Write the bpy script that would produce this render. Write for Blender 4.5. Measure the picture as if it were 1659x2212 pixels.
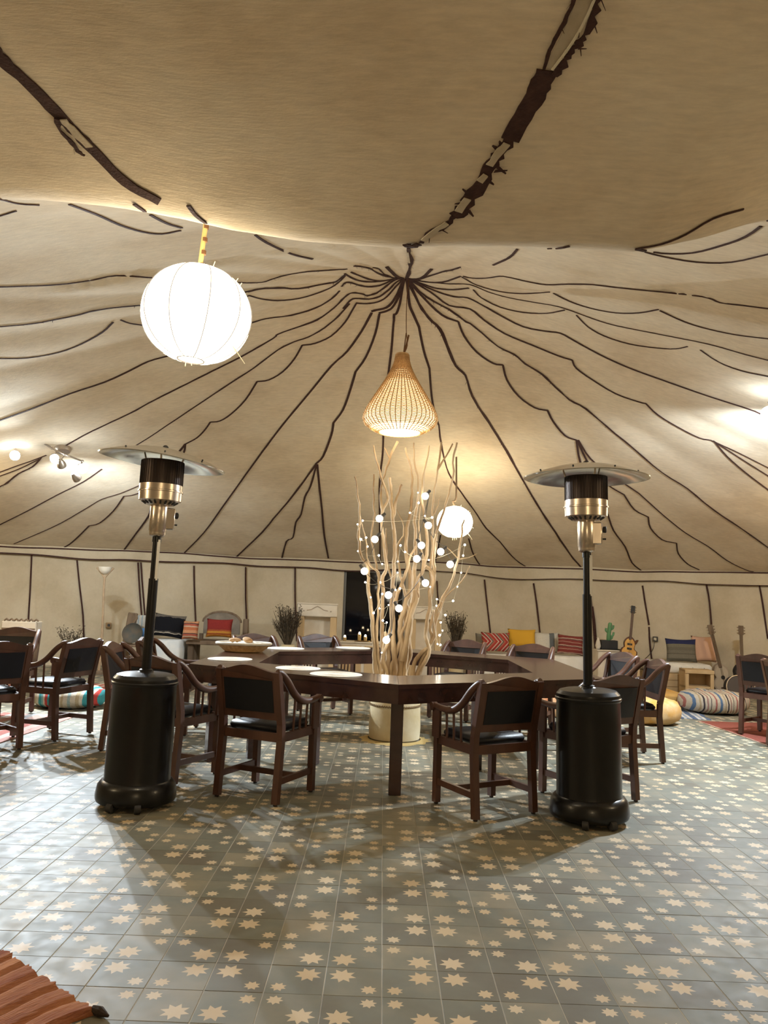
import bpy, bmesh, math, random
from mathutils import Vector, Matrix, noise
for o in list(bpy.data.objects): bpy.data.objects.remove(o, do_unlink=True)
SC = bpy.context.scene; COL = SC.collection
PI = math.pi; R_ = math.radians
random.seed(7)
# ------------------------------------------------------------------ camera
FPX, PITCH, ROLL, YAW, CH = 1686.6, .1069, .0362, -.0028, 1.343
IW, IH = 1659, 2212
Fv = Vector((math.sin(YAW)*math.cos(PITCH), math.cos(YAW)*math.cos(PITCH), math.sin(PITCH)))
r0 = Vector((math.cos(YAW), -math.sin(YAW), 0)); u0 = r0.cross(Fv)
Rv = r0*math.cos(ROLL) + u0*math.sin(ROLL); Uv = -r0*math.sin(ROLL) + u0*math.cos(ROLL)
CP = Vector((0, 0, CH))
cam = bpy.data.cameras.new('camera'); camo = bpy.data.objects.new('camera', cam); COL.objects.link(camo)
m = Matrix((Rv, Uv, -Fv)).transposed().to_4x4(); m.translation = CP; camo.matrix_world = m
cam.sensor_fit = 'HORIZONTAL'; cam.sensor_width = 36; cam.lens = FPX*36/IW; cam.clip_start = .05; cam.clip_end = 200
SC.camera = camo
# ------------------------------------------------------------------ world and exposure
W = bpy.data.worlds.new('night'); SC.world = W; W.use_nodes = True
W.node_tree.nodes['Background'].inputs[0].default_value = (.006, .008, .016, 1)
W.node_tree.nodes['Background'].inputs[1].default_value = .5
vs = SC.view_settings; vs.view_transform = 'Standard'; vs.look = 'None'; vs.gamma = 1; vs.use_curve_mapping = False
vs.exposure = 0.95
ADDED_LANTERN_L = 18.0      # radiance of the added lanterns beyond the picture edges
SPOT_W = 310.0        # each spot head
SPOT_COL = (.80, .91, 1.0)
WARM = (1.0, .80, .50)

def ray(px, py): return Fv + Rv*((px-IW/2)/FPX) - Uv*((py-IH/2)/FPX)
def G(px, py, z=0.0):
    d = ray(px, py); return CP + d*((z-CH)/d.z)
def AY(px, py, Y):
    d = ray(px, py); return CP + d*(Y/d.y)
def sz(n, Y): return n*Y/FPX       # pixels to metres at depth Y

def spot_lamp(name, loc, target, power, cone=110, col=SPOT_COL, rad=.03, blend=.6):
    l = bpy.data.lights.new(name, 'SPOT'); l.energy = power; l.color = col
    l.spot_size = R_(cone); l.spot_blend = blend; l.shadow_soft_size = rad
    o = bpy.data.objects.new(name, l); COL.objects.link(o); o.location = loc
    o.rotation_euler = (Vector(target)-Vector(loc)).to_track_quat('-Z', 'Y').to_euler()
    return o
# ------------------------------------------------------------------ materials
MC = {}
def mat(name, col, rough=.6, metal=0, col2=None, nscale=12, bump=0, bscale=None, stretch=None, spec=.5, emit=None, es=0, coat=0, detail=4, sheen=0):
    if name in MC: return MC[name]
    M = bpy.data.materials.new(name); M.use_nodes = True; nt = M.node_tree; N = nt.nodes; L = nt.links
    b = N['Principled BSDF']; b.inputs['Base Color'].default_value = (*col, 1); b.inputs['Roughness'].default_value = rough
    b.inputs['Metallic'].default_value = metal; b.inputs['Specular IOR Level'].default_value = spec
    if coat: b.inputs['Coat Weight'].default_value = coat; b.inputs['Coat Roughness'].default_value = .12
    if sheen: b.inputs['Sheen Weight'].default_value = sheen
    if emit: b.inputs['Emission Color'].default_value = (*emit, 1); b.inputs['Emission Strength'].default_value = es
    tc = N.new('ShaderNodeTexCoord'); mp = N.new('ShaderNodeMapping'); L.new(tc.outputs['Object'], mp.inputs[0])
    if stretch: mp.inputs['Scale'].default_value = stretch
    if col2:
        n = N.new('ShaderNodeTexNoise'); n.inputs['Scale'].default_value = nscale; n.inputs['Detail'].default_value = detail
        L.new(mp.outputs[0], n.inputs[0])
        cr = N.new('ShaderNodeValToRGB'); cr.color_ramp.elements[0].position = .32; cr.color_ramp.elements[1].position = .7
        cr.color_ramp.elements[0].color = (*col, 1); cr.color_ramp.elements[1].color = (*col2, 1)
        L.new(n.outputs[0], cr.inputs[0]); L.new(cr.outputs[0], b.inputs['Base Color'])
    if bump:
        n2 = N.new('ShaderNodeTexNoise'); n2.inputs['Scale'].default_value = bscale or nscale*3; n2.inputs['Detail'].default_value = 3
        L.new(mp.outputs[0], n2.inputs[0])
        bp = N.new('ShaderNodeBump'); bp.inputs['Strength'].default_value = bump; bp.inputs['Distance'].default_value = .01
        L.new(n2.outputs[0], bp.inputs['Height']); L.new(bp.outputs[0], b.inputs['Normal'])
    MC[name] = M; return M

def stripes(name, axis, period, cols, rough=.9, wob=.02, bump=.3, chev=0):
    """woven stripes along a local axis; cols = [(fraction, colour), ...]"""
    if name in MC: return MC[name]
    M = bpy.data.materials.new(name); M.use_nodes = True; nt = M.node_tree; N = nt.nodes; L = nt.links
    b = N['Principled BSDF']; b.inputs['Roughness'].default_value = rough; b.inputs['Specular IOR Level'].default_value = .2
    tc = N.new('ShaderNodeTexCoord'); sp = N.new('ShaderNodeSeparateXYZ'); L.new(tc.outputs['Object'], sp.inputs[0])
    n = N.new('ShaderNodeTexNoise'); n.inputs['Scale'].default_value = 9; L.new(tc.outputs['Object'], n.inputs[0])
    a1 = N.new('ShaderNodeMath'); a1.operation = 'MULTIPLY_ADD'; a1.inputs[1].default_value = wob; L.new(n.outputs[0], a1.inputs[0])
    src = sp.outputs[axis]
    if chev:
        ab_ = N.new('ShaderNodeMath'); ab_.operation = 'ABSOLUTE'; L.new(sp.outputs[2], ab_.inputs[0])
        ma = N.new('ShaderNodeMath'); ma.operation = 'MULTIPLY_ADD'; ma.inputs[1].default_value = chev; L.new(ab_.outputs[0], ma.inputs[0]); L.new(src, ma.inputs[2]); src = ma.outputs[0]
    L.new(src, a1.inputs[2])
    a2 = N.new('ShaderNodeMath'); a2.operation = 'DIVIDE'; a2.inputs[1].default_value = period; L.new(a1.outputs[0], a2.inputs[0])
    a3 = N.new('ShaderNodeMath'); a3.operation = 'FRACT'; L.new(a2.outputs[0], a3.inputs[0])
    cr = N.new('ShaderNodeValToRGB'); cr.color_ramp.interpolation = 'CONSTANT'; L.new(a3.outputs[0], cr.inputs[0])
    e = cr.color_ramp.elements
    e[0].position = 0; e[0].color = (*cols[0][1], 1)
    while len(e) > 1: e.remove(e[-1])
    for f, c in cols[1:]:
        q = e.new(f); q.color = (*c, 1)
    n2 = N.new('ShaderNodeTexNoise'); n2.inputs['Scale'].default_value = 60; L.new(tc.outputs['Object'], n2.inputs[0])
    mx = N.new('ShaderNodeMix'); mx.data_type = 'RGBA'; mx.blend_type = 'MULTIPLY'; mx.inputs['Factor'].default_value = .35
    L.new(cr.outputs[0], mx.inputs['A']); L.new(n2.outputs[0], mx.inputs['B']); L.new(mx.outputs['Result'], b.inputs['Base Color'])
    bp = N.new('ShaderNodeBump'); bp.inputs['Strength'].default_value = bump; bp.inputs['Distance'].default_value = .008
    L.new(n2.outputs[0], bp.inputs['Height']); L.new(bp.outputs[0], b.inputs['Normal'])
    MC[name] = M; return M

M_wood = mat('dark_wood', (.055, .022, .013), .42, col2=(.105, .044, .026), nscale=9, stretch=(1, 1, .18), coat=.12)
M_woodt = mat('table_wood', (.030, .012, .009), .24, col2=(.060, .026, .020), nscale=6, stretch=(.3, 2, 1), coat=.45, bump=.03)
M_leather = mat('black_leather', (.006, .006, .009), .42, spec=.35, bump=.12, bscale=160)
M_blackp = mat('black_enamel', (.004, .0035, .0035), .30, spec=.35, coat=.12)
M_rubber = mat('black_rubber', (.02, .018, .017), .7)
M_steel = mat('brushed_steel', (.62, .54, .46), .26, metal=1, bump=.02, bscale=90)
M_hat = mat('polished_reflector', (.80, .80, .78), .16, metal=1, bump=.12, bscale=5)
M_mesh = mat('burner_mesh', (.05, .038, .034), .42, metal=.9)
M_pale = mat('bleached_branch', (.30, .19, .095), .75, col2=(.66, .50, .31), nscale=7, bump=.7, bscale=40, stretch=(1, 1, .3))
M_cream = mat('cream_plaster', (.62, .54, .42), .85, col2=(.72, .65, .54), nscale=5, bump=.2)
M_pine = mat('raw_pine', (.50, .34, .17), .65, col2=(.62, .46, .26), nscale=5, stretch=(1, 1, .2))
M_white = mat('white_fabric', (.72, .69, .62), .95, col2=(.80, .78, .73), nscale=7, bump=.2, bscale=80)
M_mat = mat('ivory_mat', (.85, .80, .70), .8, bump=.3, bscale=150)
M_seam = mat('dark_braid', (.040, .013, .010), .9, col2=(.070, .028, .020), nscale=30, bump=.5, bscale=90)
M_tape = mat('torn_tape', (.50, .42, .30), .9, col2=(.62, .54, .42), nscale=14, bump=.4)
M_oldwood = mat('weathered_wood', (.11, .07, .04), .85, col2=(.24, .17, .11), nscale=8, bump=.6, stretch=(1, 1, .15))
M_straw = mat('straw', (.50, .30, .13), .75, col2=(.72, .50, .26), nscale=30, bump=.6, bscale=120)
M_bamboo = mat('bamboo', (.72, .50, .20), .45)
M_knot = mat('dark_wrap', (.16, .07, .025), .7)
M_dry = mat('dried_leaf', (.045, .035, .022), .9, col2=(.10, .07, .04), nscale=20)
M_clay = mat('pale_clay', (.58, .45, .24), .85, col2=(.72, .62, .42), nscale=6, bump=.25)
M_green = mat('cactus_green', (.07, .20, .08), .6, col2=(.12, .28, .12), nscale=10)
M_brass = mat('brass', (.55, .38, .15), .35, metal=1)
M_string = mat('pale_string', (.75, .68, .52), .8)
M_plastic = mat('cream_plastic', (.62, .56, .42), .4)
M_dkplastic = mat('dark_plastic', (.05, .045, .04), .4)

# ------------------------------------------------------------------ mesh builder
class MB:
    def __init__(s): s.bm = bmesh.new()
    def box(s, c, d, rot=None, bev=0.0, taper=None):
        r = bmesh.ops.create_cube(s.bm, size=1); vv = r['verts']
        for v in vv:
            k = 1 if taper is None or v.co.z > 0 else taper
            v.co = Vector((v.co.x*d[0]*k, v.co.y*d[1]*k, v.co.z*d[2]))
        if bev:
            ed = list({e for v in vv for e in v.link_edges})
            q = bmesh.ops.bevel(s.bm, geom=ed, offset=bev, segments=1, affect='EDGES')
            vv = list({v for f in q['faces'] for v in f.verts} | {v for v in vv if v.is_valid})
        M = (rot.to_4x4() if rot else Matrix()); M.translation = Vector(c)
        for v in vv: v.co = M @ v.co
        return s
    def bar(s, a, b, w, h, up=(0, 0, 1), bev=0.0):
        a, b = Vector(a), Vector(b); z = (b-a); L = z.length; z.normalize()
        u = Vector(up); x = u.cross(z)
        if x.length < 1e-4: x = Vector((1, 0, 0)).cross(z)
        x.normalize(); y = z.cross(x)
        return s.box((a+b)/2, (w, h, L), Matrix((x, y, z)).transposed(), bev)
    def tube(s, pts, rad, n=8, caps=True, flat=1.0):
        pts = [Vector(p) for p in pts]; m = len(pts)
        if not hasattr(rad, '__len__'): rad = [rad]*m
        t0 = (pts[1]-pts[0]).normalized(); ref = Vector((0, 0, 1)) if abs(t0.z) < .9 else Vector((1, 0, 0))
        x = t0.cross(ref).normalized(); rings = []
        for i, p in enumerate(pts):
            t = (pts[min(i+1, m-1)]-pts[max(i-1, 0)]).normalized()
            x = (x - t*x.dot(t)).normalized(); y = t.cross(x)
            rings.append([s.bm.verts.new(p + (x*math.cos(2*PI*k/n)+y*math.sin(2*PI*k/n)*flat)*rad[i]) for k in range(n)])
        for i in range(m-1):
            for k in range(n):
                s.bm.faces.new((rings[i][k], rings[i][(k+1) % n], rings[i+1][(k+1) % n], rings[i+1][k]))
        if caps: s.bm.faces.new(rings[0][::-1]); s.bm.faces.new(rings[-1])
        return s
    def lathe(s, prof, n=32, c=(0, 0, 0), caps=True, M=None):
        rings = []; c = Vector(c)
        for r, z in prof:
            ring = []
            for k in range(n):
                p = Vector((r*math.cos(2*PI*k/n), r*math.sin(2*PI*k/n), z))
                if M: p = M @ p
                ring.append(s.bm.verts.new(p+c))
            rings.append(ring)
        for i in range(len(prof)-1):
            for k in range(n):
                s.bm.faces.new((rings[i][k], rings[i][(k+1) % n], rings[i+1][(k+1) % n], rings[i+1][k]))
        if caps:
            if prof[0][0] > 1e-4: s.bm.faces.new(rings[0][::-1])
            if prof[-1][0] > 1e-4: s.bm.faces.new(rings[-1])
        return s
    def ball(s, c, r, sc=(1, 1, 1), u=16, v=10):
        q = bmesh.ops.create_uvsphere(s.bm, u_segments=u, v_segments=v, radius=r)
        for w in q['verts']: w.co = Vector((w.co.x*sc[0], w.co.y*sc[1], w.co.z*sc[2]))+Vector(c)
        return s
    def prism(s, poly, t, M=None):
        """poly in xy, extruded along z by t"""
        lo = [Vector((x, y, 0)) for x, y in poly]; hi = [Vector((x, y, t)) for x, y in poly]
        if M: lo = [M @ p for p in lo]; hi = [M @ p for p in hi]
        a = [s.bm.verts.new(p) for p in lo]; b = [s.bm.verts.new(p) for p in hi]; n = len(a)
        s.bm.faces.new(a[::-1]); s.bm.faces.new(b)
        for i in range(n): s.bm.faces.new((a[i], a[(i+1) % n], b[(i+1) % n], b[i]))
        return s
    def xf(s, M):
        for v in s.bm.verts: v.co = M @ v.co
        return s
    def build(s, name, m, parent=None, smooth=True, kind=None, angle=40, label=None):
        bmesh.ops.recalc_face_normals(s.bm, faces=s.bm.faces)
        me = bpy.data.meshes.new(name)
        if smooth:
            for f in s.bm.faces: f.smooth = True
            for e in s.bm.edges:
                if len(e.link_faces) == 2 and e.calc_face_angle(0) > R_(angle): e.smooth = False
        s.bm.to_mesh(me); s.bm.free(); me.materials.append(m)
        o = bpy.data.objects.new(name, me); COL.objects.link(o)
        if parent is not None: o.parent = parent
        if kind: o['kind'] = kind
        if label: o['label'] = label
        return o
def thing(name, label, cat, loc=(0, 0, 0), rz=0, group=None, rot=None):
    o = bpy.data.objects.new(name, None); COL.objects.link(o); o.empty_display_size = .1
    o.location = loc; o.rotation_euler = rot if rot else (0, 0, rz)
    o['label'] = label; o['category'] = cat
    if group: o['group'] = group
    return o
def tag(o, label, cat, group=None):
    o['label'] = label; o['category'] = cat
    if group: o['group'] = group
    return o
def dup(root, loc, rz, label, group=None):
    r = root.copy(); COL.objects.link(r); r.location = loc; r.rotation_euler = (0, 0, rz); r['label'] = label
    if group: r['group'] = group
    for ch in list(root.children):
        c = ch.copy(); COL.objects.link(c); c.parent = r
        for g in ch.children:
            d = g.copy(); COL.objects.link(d); d.parent = c
    return r
def lerp(a, b, t): return a+(b-a)*t
def interp(tab, x):
    if x <= tab[0][0]: return tab[0][1]
    for (a, b), (c, d) in zip(tab, tab[1:]):
        if x <= c:
            t = (x-a)/(c-a); return b+(d-b)*t
    return tab[-1][1]
def smooth_path(pts, k=4):
    pts = [Vector(p) for p in pts]; out = []
    P = [pts[0]*2-pts[1]]+pts+[pts[-1]*2-pts[-2]]
    for i in range(1, len(P)-2):
        for j in range(k):
            t = j/k; a, b, c, d = P[i-1], P[i], P[i+1], P[i+2]
            out.append(.5*((2*b)+(c-a)*t+(2*a-5*b+4*c-d)*t*t+(3*b-a-3*c+d)*t**3))
    out.append(pts[-1]); return out

# ------------------------------------------------------------------ tent shell
AX, AY0, AZ = .12, 7.3, 4.42       # the apex ring
EA, EBK, EFR, DROP = 9.8, 7.1, 12.0, 2.47
TAB = [(-4.7, 1.95), (-3, 2.35), (-1, 2.85), (.6, 3.2), (1.5, 3.25), (2.2, 3.17), (2.8, 3.02), (3.2, 2.915), (3.36, 2.895), (3.5, 2.96),
       (3.75, 3.2), (4.1, 3.45), (4.6, 3.74), (5.3, 4.03), (6.3, 4.25), (6.9, 4.36), (7.3, 4.42)]
LIP = [(-3.5, .42), (-2.4, .32), (-1.67, .26), (-1.3, .20), (-1.0, .14), (-.75, .08), (-.45, .03), (0, 0), (1.1, .03), (1.4, .13), (1.67, .26), (3.5, .4)]
def roof(x, y):
    dx = DROP*(x-AX)/EA
    if y >= AY0: dy = DROP*(y-AY0)/EBK
    else:
        dy = AZ-(interp(TAB, y-.05)+2*interp(TAB, y)+interp(TAB, y+.05))/4
    d = math.hypot(dx, dy); z = AZ-d
    g = math.exp(-((y-3.2)/1.0)**2) if y < AY0 else 0
    z += g*interp(LIP, x)
    th = math.atan2(y-AY0, x-AX); rr = math.hypot(x-AX, y-AY0)
    if y > 6: z -= .045*min(1, rr/4)*abs(math.sin(15*th+.6)) * max(0, 1-d/DROP)*1.1
    z += .05*(noise.noise(Vector((x*.55, y*.55, 3)))) * min(1, rr/1.5)
    z += .012*(noise.noise(Vector((x*1.7, y*1.7, 9)))) * min(1, rr/1.5)
    return z
def bound(th):
    c, s = math.cos(th), math.sin(th); return AX+EA*c, AY0+(EBK if s >= 0 else EFR)*s
def eave(x, y): return roof(x, y)
def hit_roof(px, py):
    d = ray(px, py); d = d/d.y
    t = .8; st = .04; prev = t
    while t < 16:
        p = CP+d*t
        if p.z >= roof(p.x, p.y):
            a, b = prev, t
            for _ in range(14):
                mth = (a+b)/2; p = CP+d*mth
                if p.z >= roof(p.x, p.y): b = mth
                else: a = mth
            return CP+d*((a+b)/2)
        prev = t; t += st
    return None
def wall_y(x):
    q = (x-AX)/EA; return AY0+EBK*math.sqrt(max(0, 1-q*q))
def hit_wall(px, py):
    d = ray(px, py); d = d/d.y; a, b = 8.0, 16.0
    for _ in range(30):
        mth = (a+b)/2; p = CP+d*mth
        if p.y < wall_y(p.x): a = mth
        else: b = mth
    return CP+d*a

def canvas(name, c1, c2, c3, str_, bump, amp=1.0):
    M = bpy.data.materials.new(name); M.use_nodes = True; nt = M.node_tree; N = nt.nodes; L = nt.links; b = N['Principled BSDF']
    b.inputs['Roughness'].default_value = .95; b.inputs['Specular IOR Level'].default_value = .15
    tc = N.new('ShaderNodeTexCoord')
    def nz(scale, detail, st, seed=0):
        mp = N.new('ShaderNodeMapping'); mp.inputs['Scale'].default_value = st; mp.inputs['Location'].default_value = (seed, seed, 0); L.new(tc.outputs['Object'], mp.inputs[0])
        n = N.new('ShaderNodeTexNoise'); n.inputs['Scale'].default_value = scale; n.inputs['Detail'].default_value = detail; n.inputs['Roughness'].default_value = .62; L.new(mp.outputs[0], n.inputs[0]); return n.outputs[0]
    big, fine = nz(1.1, 8, (1, 1, 1)), nz(26, 4, str_, 3)
    cr = N.new('ShaderNodeValToRGB'); e = cr.color_ramp.elements; e[0].position = .36; e[0].color = (*c1, 1); e[1].position = .66; e[1].color = (*c3, 1); q = e.new(.5); q.color = (*c2, 1); L.new(big, cr.inputs[0])
    mr = N.new('ShaderNodeMapRange'); mr.inputs['From Min'].default_value = .3; mr.inputs['From Max'].default_value = .72; mr.inputs['To Min'].default_value = 1-.10*amp; mr.inputs['To Max'].default_value = 1+.08*amp; L.new(fine, mr.inputs[0])
    mx = N.new('ShaderNodeVectorMath'); mx.operation = 'SCALE'; L.new(cr.outputs[0], mx.inputs[0]); L.new(mr.outputs[0], mx.inputs['Scale']); L.new(mx.outputs[0], b.inputs['Base Color'])
    bp = N.new('ShaderNodeBump'); bp.inputs['Strength'].default_value = bump; bp.inputs['Distance'].default_value = .006; L.new(nz(60, 3, str_, 7), bp.inputs['Height']); L.new(bp.outputs[0], b.inputs['Normal'])
    return M
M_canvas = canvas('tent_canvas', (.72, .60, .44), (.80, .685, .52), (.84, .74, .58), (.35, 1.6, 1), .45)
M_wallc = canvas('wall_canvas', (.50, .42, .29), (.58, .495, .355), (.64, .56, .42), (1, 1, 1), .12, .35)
NT, NR = 300, 230
bm = bmesh.new(); rings = []
ts = [(i/NR) for i in range(1, NR+1)]
cv = bm.verts.new((AX, AY0, AZ))
for t in ts:
    ring = []
    for k in range(NT):
        bx, by = bound(2*PI*k/NT); x = lerp(AX, bx, t); y = lerp(AY0, by, t)
        ring.append(bm.verts.new((x, y, roof(x, y))))
    rings.append(ring)
for k in range(NT): bm.faces.new((cv, rings[0][(k+1) % NT], rings[0][k]))
for i in range(NR-1):
    for k in range(NT): bm.faces.new((rings[i][k], rings[i][(k+1) % NT], rings[i+1][(k+1) % NT], rings[i+1][k]))
for f in bm.faces: f.smooth = True
me = bpy.data.meshes.new('ceiling'); bm.to_mesh(me); bm.free(); me.materials.append(M_canvas)
ceiling = bpy.data.objects.new('ceiling', me); COL.objects.link(ceiling); ceiling['kind'] = 'structure'

# walls: a curved canvas wall with a gap for the door; a valance band hangs at its top
DX0, DX1 = hit_wall(741, 1300).x, hit_wall(874, 1300).x
def wall_piece(name, th0, th1, n, ztop=None):
    b = MB(); prev = None
    for i in range(n+1):
        th = lerp(th0, th1, i/n); x, y = bound(th)
        zt = eave(x, y)+.01
        w = .02*math.sin(th*90)
        col = []
        for j in range(5):
            z = zt*j/4; q = w*math.sin(PI*j/4)
            col.append(b.bm.verts.new((x+q*math.cos(th), y+q*math.sin(th), z)))
        if prev:
            for j in range(4): b.bm.faces.new((prev[j], col[j], col[j+1], prev[j+1]))
        prev = col
    o = b.build(name, M_wallc, kind='structure'); return o
def th_of(x): return math.acos((x-AX)/EA)
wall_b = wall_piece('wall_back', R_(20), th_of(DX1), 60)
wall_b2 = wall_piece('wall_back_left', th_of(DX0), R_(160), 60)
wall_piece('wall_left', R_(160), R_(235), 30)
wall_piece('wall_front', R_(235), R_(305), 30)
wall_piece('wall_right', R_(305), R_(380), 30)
# header over the door, valance band with its two dark pipings
def band(name, f0, f1, off, mt, parent, x0, x1, n=120, thick=.004, kind=None):
    b = MB(); pr = None
    for i in range(n+1):
        th = lerp(th_of(x0), th_of(x1), i/n); x, y = bound(th); e = eave(x, y)
        xx, yy = AX+(x-AX)*off, AY0+(y-AY0)*off
        c = [b.bm.verts.new((xx, yy, e+f0(x))), b.bm.verts.new((xx, yy, e+f1(x)))]
        xx, yy = AX+(x-AX)*(off+thick/9), AY0+(y-AY0)*(off+thick/9)
        c += [b.bm.verts.new((xx, yy, e+f1(x))), b.bm.verts.new((xx, yy, e+f0(x)))]
        if pr:
            for k in range(4): b.bm.faces.new((pr[k], c[k], c[(k+1) % 4], pr[(k+1) % 4]))
        pr = c
    return b.build(name, mt, parent, kind=kind)
val = lambda x: -.15-.045*(x > 0)*min(1, abs(x)/2)+.022*math.sin(x*1.7)+.01*math.sin(x*4.1+1)
vtop = lambda x: .005+.01*math.sin(x*1.3)
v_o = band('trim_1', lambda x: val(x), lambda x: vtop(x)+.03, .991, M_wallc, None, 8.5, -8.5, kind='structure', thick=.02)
band('piping', lambda x: vtop(x)-.022, vtop, .9895, M_seam, v_o, 8.4, -8.4)
band('piping', lambda x: val(x)-.006, lambda x: val(x)+(.016 if x < .4 else .008), .9895, M_seam, v_o, 8.4, -8.4)
hd = MB()
for i in range(8):
    xa, xb = lerp(DX0, DX1, i/8), lerp(DX0, DX1, (i+1)/8)
    ya, yb = wall_y(xa), wall_y(xb)
    v = [hd.bm.verts.new(p) for p in ((xa, ya, 1.79), (xb, yb, 1.79), (xb, yb, eave(xb, yb)+.01), (xa, ya, eave(xa, ya)+.01))]
    hd.bm.faces.new(v)
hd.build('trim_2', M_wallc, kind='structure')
# glass door leaf in the opening, black night behind
yd = wall_y((DX0+DX1)/2)+.02
b = MB()
for x in (DX0+.02, DX1-.02): b.box((x, yd, .9), (.05, .06, 1.8))
b.box(((DX0+DX1)/2, yd, 1.785), (DX1-DX0, .06, .05)); b.box(((DX0+DX1)/2, yd, .04), (DX1-DX0, .06, .08))
door = b.build('door_1', mat('door_grey', (.16, .16, .15), .5), kind='structure', smooth=False)
M_glass = mat('dark_glass', (.004, .005, .008), .05)
MB().box(((DX0+DX1)/2, yd+.01, .93), (DX1-DX0-.08, .008, 1.7)).build('pane', M_glass, door, smooth=False)
hb = MB().box((DX1-.09, yd-.05, .95), (.03, .03, .12), bev=.006); hb.build('door_handle', M_brass, door)

# ---- dark braid strips sewn to the tent, each laid on the cloth
def ribbon(path, width, parent, name='seam_strip', m=None, ragged=0.0, off=.007, seed=0, dens=14, taper=None, surf='roof'):
    """path: picture pixels, thrown onto the cloth"""
    rnd = random.Random(seed or int(path[0][0]*7+path[0][1]*13))
    if len(path) > 2: path = [(v.x, v.y) for v in smooth_path([(q[0], q[1], 0) for q in path], 3)]
    path = list(path)
    if surf == 'roof':          # the strips run on beyond the picture edge
        for end, nb in ((0, 1), (-1, -2)):
            e, f = path[end], path[nb]
            if e[0] < 4 or e[0] > 1654 or e[1] < 4:
                dx, dy = e[0]-f[0], e[1]-f[1]; q = math.hypot(dx, dy); ext = [(e[0]+dx/q*k*60, e[1]+dy/q*k*60) for k in range(1, 8)]
                path = ext[::-1]+path if end == 0 else path+ext
    P = []
    for (x0, y0), (x1, y1) in zip(path, path[1:]):
        n = max(1, int(math.hypot(x1-x0, y1-y0)/dens))
        for k in range(n): P.append((lerp(x0, x1, k/n), lerp(y0, y1, k/n)))
    P.append(path[-1])
    W3 = []
    for q in P:
        h = hit_roof(*q) if surf == 'roof' else hit_wall(*q)
        if h is None: continue
        if surf == 'roof' and h.z < 1.9 and h.y > 10: continue
        W3.append(h)
    segs = [[]]
    for p in W3:
        if segs[-1] and (p-segs[-1][-1]).length > .9: segs.append([])
        segs[-1].append(p)
    segs = [s for s in segs if len(s) > 1]
    if not segs: return None
    b = MB()
    for S in segs:
        pr = None; tot = len(S)
        for i, p in enumerate(S):
            t = (S[min(i+1, tot-1)]-S[max(i-1, 0)]).normalized()
            if surf == 'roof':
                e = .03
                nx = (roof(p.x+e, p.y)-roof(p.x-e, p.y))/(2*e); ny = (roof(p.x, p.y+e)-roof(p.x, p.y-e))/(2*e)
                nrm = Vector((nx, ny, -1)).normalized()
            else: nrm = (Vector((AX, AY0, p.z))-p).normalized()
            s = t.cross(nrm).normalized()
            w = width*(1 if taper is None else lerp(taper[0], taper[1], i/max(1, tot-1)))
            jl = w/2*(1+ragged*rnd.uniform(-1, 1)); jr = w/2*(1+ragged*rnd.uniform(-1, 1))
            base = p+nrm*off
            c = [b.bm.verts.new(base+s*jl), b.bm.verts.new(base-s*jr), b.bm.verts.new(base-s*jr-nrm*.005), b.bm.verts.new(base+s*jl-nrm*.005)]
            if pr:
                for k in range(4): b.bm.faces.new((pr[k], pr[(k+1) % 4], c[(k+1) % 4], c[k]))
            else: b.bm.faces.new(c)
            pr = c
            if ragged > .3 and rnd.random() < .35 and i < tot-1:      # a frayed scrap hanging off the edge
                sd = rnd.choice((-1, 1)); a = base+s*sd*w*.45; tip = a+s*sd*w*rnd.uniform(.3, .9)+t*rnd.uniform(-.03, .03)+Vector((0, 0, -.012))
                q = [b.bm.verts.new(a), b.bm.verts.new(a+t*w*.35), b.bm.verts.new(tip+t*w*.15), b.bm.verts.new(tip)]
                b.bm.faces.new(q)
        b.bm.faces.new(pr[::-1])
    return b.build(name, m or M_seam, parent, smooth=False)
SL = lambda L: [(x/1.9988, 560+y/1.9988) for x, y in L]
SR = lambda L: [(830+x/1.9988, 560+y/1.9988) for x, y in L]
UL = lambda L: [(x/1.9988, y/1.9988) for x, y in L]
UR = lambda L: [(830+x/1.9988, y/1.9988) for x, y in L]
AP = lambda L: [(700+x/4.1475, 560+y/4.1475) for x, y in L]
A_ = (877, 601)
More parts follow.
